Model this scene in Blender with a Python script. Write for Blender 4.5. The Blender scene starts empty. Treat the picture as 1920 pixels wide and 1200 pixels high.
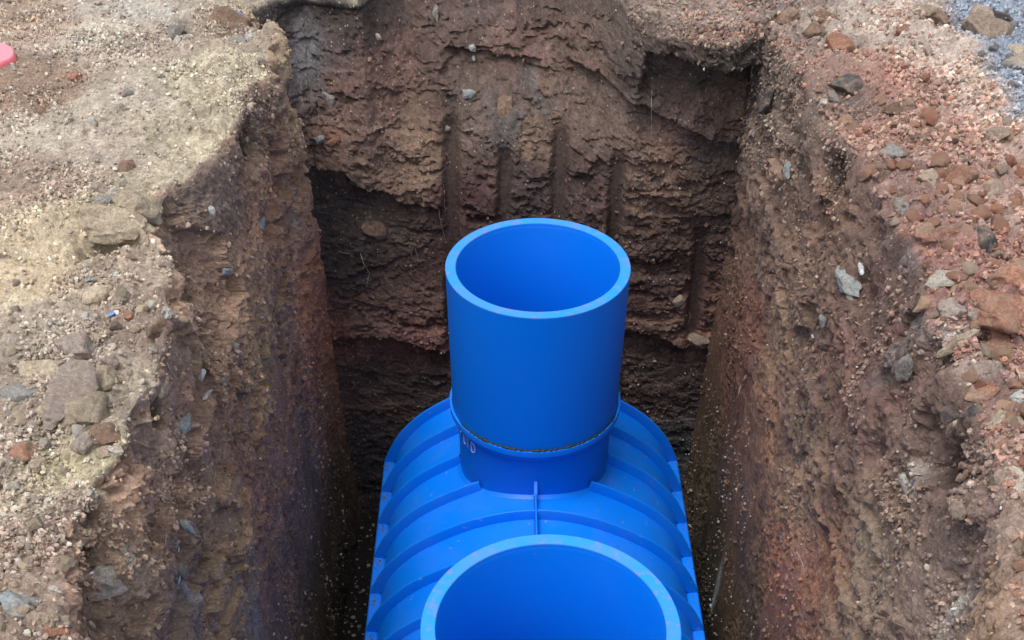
import bpy, math, random
import numpy as np
from mathutils import Vector, Matrix

# ------------------------------------------------------------------ camera, world, sun, exposure
S = bpy.context.scene
COL = S.collection
TH = math.radians(52.23)
F = 1900.0                       # focal length in pixels of a 1920 px wide picture
CX, CY = 960.0, 1280.0           # the photograph is the upper crop of an upright frame
CAM = np.array([0.0, 0.0, 1.6])
cam_d = bpy.data.cameras.new('camera')
cam = bpy.data.objects.new('camera', cam_d)
COL.objects.link(cam)
cam.location = CAM
cam.rotation_euler = (math.pi / 2 - TH, 0, 0)
cam_d.sensor_width = 36
cam_d.lens = 36 * F / 1920
cam_d.shift_y = (CY - 600) / 1920
cam_d.clip_start = 0.05
cam_d.clip_end = 500
S.camera = cam

SUN_EL, SUN_AZ = math.radians(72), math.radians(228)     # azimuth measured clockwise from +Y: to the left of the camera
world = bpy.data.worlds.new('World')
S.world = world
world.use_nodes = True
wn = world.node_tree
wn.nodes.clear()
sky = wn.nodes.new('ShaderNodeTexSky')
sky.sky_type = 'NISHITA'
sky.sun_disc = False
sky.sun_elevation = SUN_EL
sky.sun_rotation = SUN_AZ
sky.dust_density = 3.0
sky.air_density = 1.2
hs = wn.nodes.new('ShaderNodeHueSaturation')
hs.inputs['Saturation'].default_value = 0.30             # cloud cover takes the blue out of the sky
bg = wn.nodes.new('ShaderNodeBackground')
bg.inputs['Strength'].default_value = 0.15
wo = wn.nodes.new('ShaderNodeOutputWorld')
wn.links.new(sky.outputs[0], hs.inputs['Color'])
wn.links.new(hs.outputs[0], bg.inputs['Color'])
wn.links.new(bg.outputs[0], wo.inputs['Surface'])

sd = bpy.data.lights.new('sun', 'SUN')
sd.energy = 1.0
sd.angle = math.radians(26)
sd.color = (1.0, 0.98, 0.955)
sun = bpy.data.objects.new('sun', sd)
COL.objects.link(sun)
to_sun = Vector((math.sin(SUN_AZ) * math.cos(SUN_EL), math.cos(SUN_AZ) * math.cos(SUN_EL), math.sin(SUN_EL)))
sun.rotation_euler = to_sun.to_track_quat('Z', 'Y').to_euler()
sun.location = (0, 0, 20)

S.view_settings.view_transform = 'Standard'
S.view_settings.look = 'None'
S.view_settings.gamma = 1
S.view_settings.exposure = 0.86
S.view_settings.use_curve_mapping = False
S.render.engine = 'CYCLES'
S.cycles.max_bounces = 8
S.cycles.diffuse_bounces = 5

rng = np.random.default_rng(7)
random.seed(7)

# ------------------------------------------------------------------ geometry of the view: where a sight line meets a plane of the place
st, ct = math.sin(TH), math.cos(TH)
def ray(u, v):
    a = (np.asarray(u, float) - CX) / F
    b = (CY - np.asarray(v, float)) / F
    return np.stack([a, ct + b * st, -st + b * ct], -1)
def on_z(u, v, z=0.0):
    d = ray(u, v); return CAM + d * ((z - CAM[2]) / d[..., 2])[..., None]
def on_x(u, v, x):
    d = ray(u, v); return CAM + d * (x / d[..., 0])[..., None]
def on_y(u, v, y):
    d = ray(u, v); return CAM + d * (y / d[..., 1])[..., None]
def project(P):
    q = P - CAM
    dep = q[:, 1] * ct - q[:, 2] * st
    up = q[:, 1] * st + q[:, 2] * ct
    return CX + F * q[:, 0] / dep, CY - F * up / dep, dep

# ------------------------------------------------------------------ numpy noise
def _h(ix, iy, iz, k):
    n = (ix.astype(np.uint32) * np.uint32(374761393) + iy.astype(np.uint32) * np.uint32(668265263)
         + iz.astype(np.uint32) * np.uint32(2147483647) + np.uint32((k * 1274126177) & 0xffffffff))
    n = (n ^ (n >> np.uint32(13))) * np.uint32(1274126177)
    n = (n ^ (n >> np.uint32(16))) * np.uint32(2246822519)
    n = n ^ (n >> np.uint32(15))
    return n.astype(np.float32) / np.float32(4294967295.0)
def vnoise(P, sc, k=0):
    Q = P * np.float32(1.0) * np.asarray(sc, np.float32) + np.float32(1000.37)
    i = np.floor(Q).astype(np.int64); f = (Q - i).astype(np.float32)
    f = f * f * f * (f * (f * 6 - 15) + 10)
    x, y, z = i[:, 0], i[:, 1], i[:, 2]
    out = 0
    for a in (0, 1):
        wx = f[:, 0] if a else 1 - f[:, 0]
        for b in (0, 1):
            wy = f[:, 1] if b else 1 - f[:, 1]
            for c in (0, 1):
                wz = f[:, 2] if c else 1 - f[:, 2]
                out = out + wx * wy * wz * _h(x + a, y + b, z + c, k)
    return out * 2 - 1
_R = np.array([[0.80, 0.36, -0.48], [-0.60, 0.48, -0.64], [0.0, 0.80, 0.60]], np.float32)
def fbm(P, sc, octv, k=0, gain=0.5, ridged=False):
    P = P * np.asarray(sc, np.float32)
    o = 0; a = 1.0; t = 0
    for j in range(octv):
        n = vnoise(P, 1.0, k + j)
        if ridged: n = 1 - 2 * np.abs(n)
        o = o + a * n; t += a; a *= gain
        P = (P @ _R.T) * 2.03
    return o / t
def worley(P, sc, k=0):
    Q = P * np.asarray(sc, np.float32) + np.float32(500.5)
    i = np.floor(Q).astype(np.int64); f = (Q - i).astype(np.float32)
    d1 = np.full(len(P), 9.0, np.float32); d2 = d1.copy(); idv = np.zeros(len(P), np.float32)
    for a in (-1, 0, 1):
        for b in (-1, 0, 1):
            for c in (-1, 0, 1):
                x, y, z = i[:, 0] + a, i[:, 1] + b, i[:, 2] + c
                h = _h(x, y, z, k)
                d = (a + _h(x, y, z, k + 1) - f[:, 0]) ** 2 + (b + _h(x, y, z, k + 2) - f[:, 1]) ** 2 + (c + h - f[:, 2]) ** 2
                m = d < d1
                d2 = np.where(m, d1, np.minimum(d2, d))
                idv = np.where(m, h, idv)
                d1 = np.where(m, d, d1)
    return np.sqrt(d1), np.sqrt(d2), idv
def sst(a, b, x):
    t = np.clip((x - a) / (b - a), 0, 1); return t * t * (3 - 2 * t)

# ------------------------------------------------------------------ object helpers
def mesh_obj(name, V, Fc, mat=None, parent=None, smooth=False, loc=None):
    me = bpy.data.meshes.new(name)
    me.from_pydata([tuple(map(float, p)) for p in V], [], [tuple(int(i) for i in q) for q in Fc])
    me.validate()
    if mat: me.materials.append(mat)
    if smooth: me.polygons.foreach_set('use_smooth', [True] * len(me.polygons))
    o = bpy.data.objects.new(name, me); COL.objects.link(o)
    if parent: o.parent = parent
    if loc is not None: o.location = loc
    return o
def big_mesh(name, V, Q, mat, col=None, kind=None, smooth=True):
    """V (n,3) float, Q (m,k) int faces of k corners, built fast."""
    me = bpy.data.meshes.new(name)
    n, m, k = len(V), len(Q), Q.shape[1]
    me.vertices.add(n); me.vertices.foreach_set('co', np.ascontiguousarray(V, np.float32).ravel())
    me.loops.add(m * k); me.loops.foreach_set('vertex_index', np.ascontiguousarray(Q, np.int32).ravel())
    me.polygons.add(m); me.polygons.foreach_set('loop_start', np.arange(0, m * k, k, dtype=np.int32))
    me.polygons.foreach_set('use_smooth', np.full(m, smooth))
    me.update(calc_edges=True)
    if col is not None:
        at = me.color_attributes.new('soil', 'FLOAT_COLOR', 'POINT')
        c4 = np.ones((n, 4), np.float32); c4[:, :3] = col
        at.data.foreach_set('color', c4.ravel())
    me.materials.append(mat)
    o = bpy.data.objects.new(name, me); COL.objects.link(o)
    if kind: o['kind'] = kind
    return o
def tag(o, label, cat, group=None, kind=None):
    o['label'] = label; o['category'] = cat
    if group: o['group'] = group
    if kind: o['kind'] = kind
    return o
def lin(r, g, b):
    return np.array([((c / 255) / 12.92 if c / 255 <= .04045 else ((c / 255 + .055) / 1.055) ** 2.4) for c in (r, g, b)])

# ------------------------------------------------------------------ materials
def new_mat(name):
    m = bpy.data.materials.new(name); m.use_nodes = True
    nt = m.node_tree; b = nt.nodes['Principled BSDF']
    return m, nt, b
def N(nt, t, **kw):
    n = nt.nodes.new(t)
    for k, v in kw.items():
        if k in n.inputs: n.inputs[k].default_value = v
        else: setattr(n, k, v)
    return n
def soil_material(name, use_attr=True, base=(.2, .15, .1), speck=0.5, bump=1.0, stretch=(1, 1, 1), obj_random=False):
    m, nt, b = new_mat(name)
    L = nt.links.new
    b.inputs['Roughness'].default_value = 0.93
    b.inputs['Specular IOR Level'].default_value = 0.25
    geo = N(nt, 'ShaderNodeNewGeometry')
    tc = N(nt, 'ShaderNodeTexCoord')
    src = tc.outputs['Object'] if obj_random else geo.outputs['Position']
    mp = N(nt, 'ShaderNodeMapping'); mp.inputs['Scale'].default_value = stretch
    L(src, mp.inputs['Vector'])
    if use_attr:
        at = N(nt, 'ShaderNodeAttribute', attribute_name='soil'); colsrc = at.outputs['Color']
    else:
        rgb = N(nt, 'ShaderNodeRGB'); rgb.outputs[0].default_value = (*base, 1); colsrc = rgb.outputs[0]
    if obj_random:
        oi = N(nt, 'ShaderNodeObjectInfo')
        hsv = N(nt, 'ShaderNodeHueSaturation')
        mr = N(nt, 'ShaderNodeMapRange'); mr.inputs['To Min'].default_value = .75; mr.inputs['To Max'].default_value = 1.3
        L(oi.outputs['Random'], mr.inputs['Value']); L(mr.outputs[0], hsv.inputs['Value']); L(colsrc, hsv.inputs['Color'])
        colsrc = hsv.outputs[0]
        dn = N(nt, 'ShaderNodeTexNoise', Scale=22.0, Detail=4.0); L(geo.outputs['Position'], dn.inputs['Vector'])
        dm = N(nt, 'ShaderNodeMapRange'); dm.inputs['From Min'].default_value = .42; dm.inputs['From Max'].default_value = .66; dm.inputs['To Max'].default_value = .62
        L(dn.outputs['Fac'], dm.inputs['Value'])
        dx_ = N(nt, 'ShaderNodeMix', data_type='RGBA'); L(dm.outputs[0], dx_.inputs[0]); L(colsrc, dx_.inputs[6]); dx_.inputs[7].default_value = (.36, .27, .20, 1)
        colsrc = dx_.outputs[2]
    n1 = N(nt, 'ShaderNodeTexNoise', Scale=70.0, Detail=8.0, Roughness=0.75)
    n2 = N(nt, 'ShaderNodeTexNoise', Scale=190.0, Detail=5.0, Roughness=0.7)
    L(mp.outputs[0], n1.inputs['Vector']); L(mp.outputs[0], n2.inputs['Vector'])
    r1 = N(nt, 'ShaderNodeMapRange'); r1.inputs['From Min'].default_value = .28; r1.inputs['From Max'].default_value = .72
    r1.inputs['To Min'].default_value = .50; r1.inputs['To Max'].default_value = 1.50
    r2 = N(nt, 'ShaderNodeMapRange'); r2.inputs['From Min'].default_value = .25; r2.inputs['From Max'].default_value = .75
    r2.inputs['To Min'].default_value = .72; r2.inputs['To Max'].default_value = 1.28
    L(n1.outputs['Fac'], r1.inputs['Value']); L(n2.outputs['Fac'], r2.inputs['Value'])
    mu = N(nt, 'ShaderNodeMath', operation='MULTIPLY'); L(r1.outputs[0], mu.inputs[0]); L(r2.outputs[0], mu.inputs[1])
    vm = N(nt, 'ShaderNodeVectorMath', operation='SCALE'); L(colsrc, vm.inputs[0]); L(mu.outputs[0], vm.inputs['Scale'])
    last = vm.outputs[0]
    # pale mineral grains
    vo = N(nt, 'ShaderNodeTexVoronoi', Scale=95.0); L(geo.outputs['Position'] if not obj_random else src, vo.inputs['Vector'])
    wsel = N(nt, 'ShaderNodeSeparateColor'); L(vo.outputs['Color'], wsel.inputs[0])
    gt = N(nt, 'ShaderNodeMath', operation='GREATER_THAN'); gt.inputs[1].default_value = 1 - .10 * speck; L(wsel.outputs[0], gt.inputs[0])
    lt = N(nt, 'ShaderNodeMath', operation='LESS_THAN'); lt.inputs[1].default_value = .32; L(vo.outputs['Distance'], lt.inputs[0])
    an = N(nt, 'ShaderNodeMath', operation='MULTIPLY'); L(gt.outputs[0], an.inputs[0]); L(lt.outputs[0], an.inputs[1])
    sc = N(nt, 'ShaderNodeMath', operation='MULTIPLY'); sc.inputs[1].default_value = .75; L(an.outputs[0], sc.inputs[0])
    mx = N(nt, 'ShaderNodeMix', data_type='RGBA'); L(sc.outputs[0], mx.inputs[0]); L(last, mx.inputs[6]); mx.inputs[7].default_value = (.50, .46, .40, 1)
    L(mx.outputs[2], b.inputs['Base Color'])
    bp = N(nt, 'ShaderNodeBump', Strength=1.0, Distance=.016 * bump); L(n1.outputs['Fac'], bp.inputs['Height'])
    bp2 = N(nt, 'ShaderNodeBump', Strength=.8, Distance=.006 * bump); L(n2.outputs['Fac'], bp2.inputs['Height']); L(bp.outputs[0], bp2.inputs['Normal'])
    L(bp2.outputs[0], b.inputs['Normal'])
    return m
M_ground = soil_material('dry_soil', speck=1.2)
M_wall = soil_material('cut_soil', speck=.35, bump=1.1)
M_gravel = soil_material('blue_grey_gravel', speck=1.0, bump=1.3)
M_bits = soil_material('loose_bits', speck=.15, bump=.5)

def rock_mat(name, c, speck=.3):
    return soil_material(name, use_attr=False, base=tuple(lin(*c)), speck=speck, bump=1.0, obj_random=True)
RM = {
    'buff': rock_mat('buff_clod', (190, 174, 150)), 'pale': rock_mat('pale_pebble', (205, 197, 184)),
    'brown': rock_mat('brown_clod', (128, 104, 88)), 'red': rock_mat('red_clod', (168, 124, 104)),
    'rust': rock_mat('rust_clod', (166, 116, 94)), 'grey': rock_mat('grey_stone', (142, 140, 136)),
    'paleblue': rock_mat('pale_blue_stone', (158, 166, 167)), 'pink': rock_mat('pinkish_clod', (184, 148, 124)), 'bluegrey': rock_mat('blue_grey_stone', (140, 144, 143)), 'white': rock_mat('white_stone', (215, 218, 215)),
    'dark': rock_mat('dark_stone', (78, 74, 74)), 'tan': rock_mat('tan_stone', (166, 148, 132)),
    'mauve': rock_mat('mauve_stone', (164, 150, 140)),
}

def blue_material(name, c, rough=.38, dirt=.35, trans=0.0, dirt_col=(.30, .22, .17)):
    m, nt, b = new_mat(name); L = nt.links.new
    geo = N(nt, 'ShaderNodeNewGeometry')
    n1 = N(nt, 'ShaderNodeTexNoise', Scale=5.0, Detail=6.0, Roughness=.6); L(geo.outputs['Position'], n1.inputs['Vector'])
    n2 = N(nt, 'ShaderNodeTexNoise', Scale=26.0, Detail=6.0, Roughness=.65); L(geo.outputs['Position'], n2.inputs['Vector'])
    mr = N(nt, 'ShaderNodeMapRange'); mr.inputs['From Min'].default_value = .68 - .08 * dirt; mr.inputs['From Max'].default_value = .74
    mr.inputs['To Max'].default_value = .8 * min(1, dirt * 2); L(n2.outputs['Fac'], mr.inputs['Value'])
    film = N(nt, 'ShaderNodeMapRange'); film.inputs['From Min'].default_value = .45; film.inputs['From Max'].default_value = .75
    film.inputs['To Max'].default_value = .10 * dirt; L(n1.outputs['Fac'], film.inputs['Value'])
    mxm = N(nt, 'ShaderNodeMath', operation='MAXIMUM'); L(mr.outputs[0], mxm.inputs[0]); L(film.outputs[0], mxm.inputs[1])
    mx = N(nt, 'ShaderNodeMix', data_type='RGBA'); L(mxm.outputs[0], mx.inputs[0])
    mx.inputs[6].default_value = (*c, 1); mx.inputs[7].default_value = (*dirt_col, 1)
    L(mx.outputs[2], b.inputs['Base Color'])
    rr = N(nt, 'ShaderNodeMapRange'); rr.inputs['To Min'].default_value = rough - .08; rr.inputs['To Max'].default_value = rough + .15
    L(n1.outputs['Fac'], rr.inputs['Value']); L(rr.outputs[0], b.inputs['Roughness'])
    bp = N(nt, 'ShaderNodeBump', Strength=.25, Distance=.004); L(n1.outputs['Fac'], bp.inputs['Height']); L(bp.outputs[0], b.inputs['Normal'])
    b.inputs['IOR'].default_value = 1.45; b.inputs['Specular IOR Level'].default_value = .32
    if trans:
        tr = N(nt, 'ShaderNodeBsdfTranslucent'); L(mx.outputs[2], tr.inputs['Color'])
        ms = N(nt, 'ShaderNodeMixShader'); ms.inputs[0].default_value = trans
        out = nt.nodes['Material Output']
        L(b.outputs[0], ms.inputs[1]); L(tr.outputs[0], ms.inputs[2]); L(ms.outputs[0], out.inputs['Surface'])
    return m
M_blue = blue_material('blue_plastic', (.001, .175, .77), dirt=.45)
M_riser = blue_material('blue_riser_plastic', (.001, .173, .77), rough=.36, dirt=.08, trans=.15)
M_cut = blue_material('sawn_blue_edge', (.014, .235, .76), rough=.6, dirt=2.15, dirt_col=(.24, .13, .08))
def plain(name, c, rough=.6):
    m, nt, b = new_mat(name); L = nt.links.new
    n1 = N(nt, 'ShaderNodeTexNoise', Scale=60.0, Detail=5.0)
    vm = N(nt, 'ShaderNodeMapRange'); vm.inputs['To Min'].default_value = .75; vm.inputs['To Max'].default_value = 1.25; L(n1.outputs['Fac'], vm.inputs['Value'])
    s = N(nt, 'ShaderNodeVectorMath', operation='SCALE'); s.inputs[0].default_value = c; L(vm.outputs[0], s.inputs['Scale'])
    L(s.outputs[0], b.inputs['Base Color']); b.inputs['Roughness'].default_value = rough
    return m
M_seal = plain('dark_sealant', (.012, .014, .010), .6)
M_letter = plain('white_marker', (.55, .66, .80), .5)
M_pink = plain('pink_plastic', (.85, .20, .24), .45)
M_root = plain('dry_root', (.42, .33, .25), .8)
M_film = plain('blue_plastic_scrap', (.08, .26, .72), .4)
M_greyfilm = plain('grey_blue_scrap', (.34, .42, .50), .55)

# ------------------------------------------------------------------ the excavation: one continuous skin from the far ground over the lip, down the wall
XL, XR, YB, YF, ZF = -0.93, 1.03, 4.55, 0.62, -2.66
def lipcurve(pts, axis):      # photograph points of the lip, taken to the ground level
    P = on_z(np.array([p[0] for p in pts]), np.array([p[1] for p in pts]), 0.0)
    return P
LL = lipcurve([(506, 20), (520, 80), (500, 150), (450, 195), (440, 240), (400, 300), (360, 335), (280, 375), (240, 420),
               (300, 440), (330, 520), (325, 600), (300, 680), (262, 760), (235, 830), (190, 880), (170, 940), (130, 1000), (115, 1100), (125, 1200)], 1)
RR = lipcurve([(1440, 75), (1470, 120), (1520, 190), (1560, 250), (1610, 330), (1660, 400), (1700, 460), (1725, 520), (1735, 600), (1780, 680), (1830, 760), (1850, 830), (1875, 900), (1890, 1000), (1880, 1100), (1885, 1200)], 1)
BB = lipcurve([(515, 0), (570, 3), (620, 4), (675, 8), (695, -14), (760, -50), (900, -60), (1050, -55), (1140, -10), (1190, 42), (1240, 62), (1300, 78), (1370, 84), (1440, 78)], 0)
o_ = np.argsort(LL[:, 1]); LLy, LLo = LL[o_, 1], XL - LL[o_, 0]
o_ = np.argsort(RR[:, 1]); RRy, RRo = RR[o_, 1], RR[o_, 0] - XR
o_ = np.argsort(BB[:, 0]); BBx, BBo = BB[o_, 0], BB[o_, 1] - YB
cols = []       # (x, y, outward x, outward y, lip offset, shoulder radius, side)   side 0 left, 1 back, 2 right, 3 front
def nonuni(a, b, fine, coarse, cut):   # finer where the camera comes close
    return np.linspace(a, b, fine)
RC = 0.05
ys = np.concatenate([np.linspace(YF + RC, 1.0, 30, endpoint=False), np.linspace(1.0, YB - RC, 460)])
for y in ys: cols.append((XL, y, -1, 0, np.interp(y, LLy, LLo), .028, 0))
for a in np.linspace(0, math.pi / 2, 62)[1:-1]:
    cols.append((XL + RC - RC * math.cos(a), YB - RC + RC * math.sin(a), -math.cos(a), math.sin(a),
                 LLo[-1] * (1 - a / 1.5708) + BBo[0] * a / 1.5708, .05, 0 if a < .785 else 1))
for x in np.linspace(XL + RC, XR - RC, 250): cols.append((x, YB, 0, 1, np.interp(x, BBx, BBo), .03, 1))
for a in np.linspace(0, math.pi / 2, 62)[1:-1]:
    cols.append((XR - RC + RC * math.sin(a), YB - RC + RC * math.cos(a), math.sin(a), math.cos(a),
                 BBo[-1] * (1 - a / 1.5708) + RRo[-1] * a / 1.5708, .05, 1 if a < .785 else 2))
for y in ys[::-1]: cols.append((XR, y, 1, 0, np.interp(y, RRy, RRo), .05, 2))
for a in np.linspace(0, math.pi / 2, 14)[1:-1]:
    cols.append((XR - RC + RC * math.cos(a), YF + RC - RC * math.sin(a), math.cos(a), -math.sin(a), .05 * a / 1.57, .05, 3))
for x in np.linspace(XR - RC, XL + RC, 60): cols.append((x, YF, 0, -1, .05, .05, 3))
for a in np.linspace(0, math.pi / 2, 14)[1:-1]:
    cols.append((XL + RC - RC * math.sin(a), YF + RC - RC * math.cos(a), -math.sin(a), -math.cos(a), .05, .05, 3))
C = np.array(cols); nc = len(C)
# smooth the lip a little, keep it ragged
lo = C[:, 4].copy()
lo += .035 * vnoise(np.stack([C[:, 0], C[:, 1], 0 * lo], -1).astype(np.float32), 7.0, 5) + .018 * vnoise(np.stack([C[:, 0], C[:, 1], 0 * lo], -1).astype(np.float32), 19.0, 6)
for _ in range(3): lo = (np.roll(lo, 1) + lo * 2 + np.roll(lo, -1)) / 4
C[:, 4] = lo
# row profile: outward distance beyond the lip (ground), then the shoulder, then down the wall
g = [0.0]; step = .008
while g[-1] < 90:
    if g[-1] > 1.9: step *= 1.16
    elif g[-1] > 1.0: step = .012
    g.append(g[-1] + step)
g = np.array(g[::-1]); ng = len(g)
ncrv = 14; zw = np.linspace(0, 1, 322)[1:]
nr = ng + ncrv + len(zw)
O = np.zeros((nr, nc)); Z = np.zeros((nr, nc)); NO = np.zeros((nr, nc)); NZ = np.zeros((nr, nc))
r = C[:, 5]; L_ = C[:, 4]
O[:ng] = L_ + r + g[:, None]; NZ[:ng] = 1
for j in range(ncrv):
    a = (j + 1) / ncrv * math.pi / 2
    O[ng + j] = L_ + r - r * math.sin(a); Z[ng + j] = -r + r * math.cos(a)
    NO[ng + j] = -math.sin(a); NZ[ng + j] = math.cos(a)
for j, t in enumerate(zw):
    z = -r + (ZF + r) * t
    O[ng + ncrv + j] = L_ * (1 - np.clip((-z - r) / 1.0, 0, 1)) ** 2; Z[ng + ncrv + j] = z; NO[ng + ncrv + j] = -1
O = O.astype(np.float32)
base = np.stack([C[:, 0] + C[:, 2] * O, C[:, 1] + C[:, 3] * O, Z], -1).reshape(-1, 3).astype(np.float32)
nrm = np.stack([C[:, 2] * NO, C[:, 3] * NO, NZ], -1).reshape(-1, 3).astype(np.float32)
side = np.broadcast_to(C[:, 6], (nr, nc)).reshape(-1)
rowi = np.repeat(np.arange(nr), nc)
isg = np.clip((ng + ncrv * .6 - rowi) / (ncrv * .5), 0, 1).astype(np.float32)    # 1 on the ground, 0 on the wall
wall = 1 - isg
bx, by, bz = base[:, 0], base[:, 1], base[:, 2]
Lw, Bw, Rw = (side == 0) * wall, (side == 1) * wall, (side == 2) * wall
outd = np.repeat(np.concatenate([g, np.zeros(nr - ng)]), nc)
near = (outd < 3.2).astype(np.float32)

# --- relief
D = np.zeros(len(base), np.float32)
big = fbm(base, 1.3, 3, 11); mid = fbm(base, 5.0, 4, 21); fine = fbm(base, 22.0, 4, 31, .6)
f1, f2, cid = worley(base, 24.0, 41)
e1, e2, cid2 = worley(base + fine[:, None] * .02, 9.0, 51)
lump = np.clip(f2 - f1, 0, .5)
lump2 = np.clip(e2 - e1, 0, .6)
# ground: trodden buff soil to the left, heaped clods to the right
right = sst(.6, 1.2, bx) * isg
D += isg * (.030 * big + .016 * mid + .007 * fine + .010 * lump * (cid > .45))
D += right * (.030 * mid + .055 * lump2 * (cid2 > .35) + .018 * lump)
edge_l = isg * (side == 0) * np.exp(-np.clip(outd, 0, None) / .35)
D += edge_l * (.045 * mid + .065 * lump2 * (cid2 > .5) + .020 * lump)
edge_b = isg * (side == 1) * np.exp(-np.clip(outd, 0, None) / .25)
D += edge_b * (.03 * mid + .06 * lump2 * (cid2 > .4) + .02 * lump)
# left and right walls: scraped downwards by the bucket
sv = fbm(base * np.array([1, 1, .16], np.float32), 14.0, 4, 61, .55)
svc = fbm(base * np.array([1, 1, .22], np.float32), 4.0, 3, 65)
sides = Lw + Rw
rough = sst(-1.5, -.2, bz)
rid = fbm(base, (9, 9, 12), 4, 71, .55, True)
vf = fbm(base, 62.0, 3, 35, .6)
lumpm = sst(-.1, .25, fbm(base, 3.5, 3, 37))
D += isg * .006 * vf
shear = fbm(base * np.array([1, 1, .30], np.float32), 2.6, 4, 181, .5)
smf = sst(-.02, .16, shear) * (1 - .35 * rough)                 # faces sheared smooth by the bucket
comb = fbm(base * np.array([1, 1, .05], np.float32), 38.0, 3, 185, .6)
keep = 1 - .85 * smf
vf = np.where(sides > 0, vf * keep, vf); lump = np.where(sides > 0, lump * keep, lump)
D += sides * (.016 * smf + .006 * comb * (.3 + smf))
D += sides * (.020 * svc + .012 * sv + .020 * big + (.016 * rough + .006) * mid + .010 * fine * keep + .013 * vf + (.006 + .013 * rough) * lump * lumpm + .010 * rough * (rid - .2))
# blocky undercuts near the surface of the side walls
stp = fbm(base * np.array([1, 1, 2.2], np.float32), 3.1, 4, 81)
D += (Lw * .045 + Rw * .032) * rough * (sst(-.05, .02, stp) - .5)
# back wall: layered, broken face with ledges
lay = fbm(base * np.array([1, 1, 3.4], np.float32), 2.7, 5, 91, .55)
lay2 = fbm(base * np.array([1, 1, 2.4], np.float32), 7.0, 4, 101, .55)
D += Bw * (.018 * (sst(-.10, -.02, lay) - .5) + .012 * (sst(-.02, .03, lay2) - .5) + .014 * mid + .010 * fine + .008 * vf + .014 * lump * lumpm + .022 * big)
frac = fbm(base, (8, 8, 15), 4, 111, .5, True)
D -= Bw * .012 * sst(.62, .8, frac)
D -= sides * rough * .018 * sst(.66, .8, frac)

def seg_groove(us, vs, w, depth):
    """vertical tooth mark of the bucket pressed into the back wall"""
    global D
    P = on_y(np.array(us, float), np.array(vs, float), YB)
    zc = np.clip(bz, min(P[:, 2]), max(P[:, 2]))
    o = np.argsort(P[:, 2]); xc = np.interp(zc, P[o, 2], P[o, 0])
    inz = sst(P[:, 2].max() + .04, P[:, 2].max() - .10, bz) * sst(P[:, 2].min() - .12, P[:, 2].min() + .10, bz)
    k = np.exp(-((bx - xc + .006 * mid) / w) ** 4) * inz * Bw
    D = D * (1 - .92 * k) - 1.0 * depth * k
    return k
groove = 0
for us, vs, w, dp in (((842, 846, 850), (248, 400, 660), .038, .055), ((948, 945, 944), (300, 400, 480), .034, .04),
                      ((1056, 1048, 1044), (262, 400, 480), .036, .045), ((1164, 1155, 1148), (292, 380, 500), .034, .045),
                      ((1316, 1312, 1300, 1296), (418, 500, 580, 640), .036, .035)):
    groove = np.maximum(groove, seg_groove(us, vs, w, dp))
def under(us, vs, depth, reach, fade, soft=.012, xf=.03):
    """recess below a broken ledge line on the back wall"""
    global D
    P = on_y(np.array(us, float), np.array(vs, float), YB)
    zc = np.interp(bx, P[:, 0], P[:, 2]) + .018 * mid + .010 * fine
    win = sst(P[0, 0] - xf, P[0, 0] + xf, bx + .03 * mid) * sst(P[-1, 0] + xf, P[-1, 0] - xf, bx + .03 * mid)
    d = zc - bz
    k = sst(0, soft, d) * (1 - sst(reach, reach + fade, d)) * win * Bw
    D = D * (1 - .35 * k) - depth * k
    return k
under((566, 640, 662, 720, 745, 800, 835), (322, 334, 350, 372, 388, 396, 402), .055, .25, .45)
smooth_l = under((590, 640, 700, 735), (345, 352, 360, 372), .03, .20, .30)
under((1215, 1260, 1330, 1400, 1442), (90, 88, 96, 100, 94), .10, .10, .30, .025)
under((1075, 1130, 1200, 1260, 1330, 1380, 1440), (178, 180, 205, 222, 250, 262, 268), .05, .05, .25)
under((505, 560, 640, 700, 760), (18, 18, 24, 30, 14), .045, .10, .5, .03)
under((835, 900, 930, 1010), (168, 172, 176, 172), .05, .03, .12)
under((1168, 1230, 1280, 1362), (620, 632, 650, 655), .05, .5, .8)
under((618, 700, 780, 845), (632, 626, 640, 660), .05, .5, .8)
under((650, 720, 790, 840), (520, 505, 470, 440), .03, .05, .3)
hollow_shade = np.zeros(len(base), np.float32)
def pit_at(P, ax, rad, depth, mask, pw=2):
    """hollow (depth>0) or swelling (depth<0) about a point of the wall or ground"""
    global D, hollow_shade
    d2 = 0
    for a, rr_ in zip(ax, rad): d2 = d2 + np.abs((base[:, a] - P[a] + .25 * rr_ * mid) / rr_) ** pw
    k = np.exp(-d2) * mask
    if depth > .055: np.maximum(hollow_shade, k, out=hollow_shade)
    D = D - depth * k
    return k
XLw, XRw = XL - .02, XR + .04
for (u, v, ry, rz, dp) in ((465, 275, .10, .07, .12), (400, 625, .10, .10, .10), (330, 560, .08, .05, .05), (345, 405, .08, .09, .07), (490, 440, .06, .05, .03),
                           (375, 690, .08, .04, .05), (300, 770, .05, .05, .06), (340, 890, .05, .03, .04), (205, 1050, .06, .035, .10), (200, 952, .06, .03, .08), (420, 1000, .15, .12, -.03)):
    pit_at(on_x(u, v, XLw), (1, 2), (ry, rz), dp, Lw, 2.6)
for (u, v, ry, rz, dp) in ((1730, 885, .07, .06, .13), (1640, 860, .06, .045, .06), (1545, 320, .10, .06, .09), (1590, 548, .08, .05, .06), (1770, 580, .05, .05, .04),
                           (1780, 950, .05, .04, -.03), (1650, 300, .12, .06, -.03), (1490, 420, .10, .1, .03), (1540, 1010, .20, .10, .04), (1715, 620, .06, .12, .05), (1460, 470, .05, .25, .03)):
    pit_at(on_x(u, v, XRw), (1, 2), (ry, rz), dp * .75, Rw, 2.6)
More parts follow.
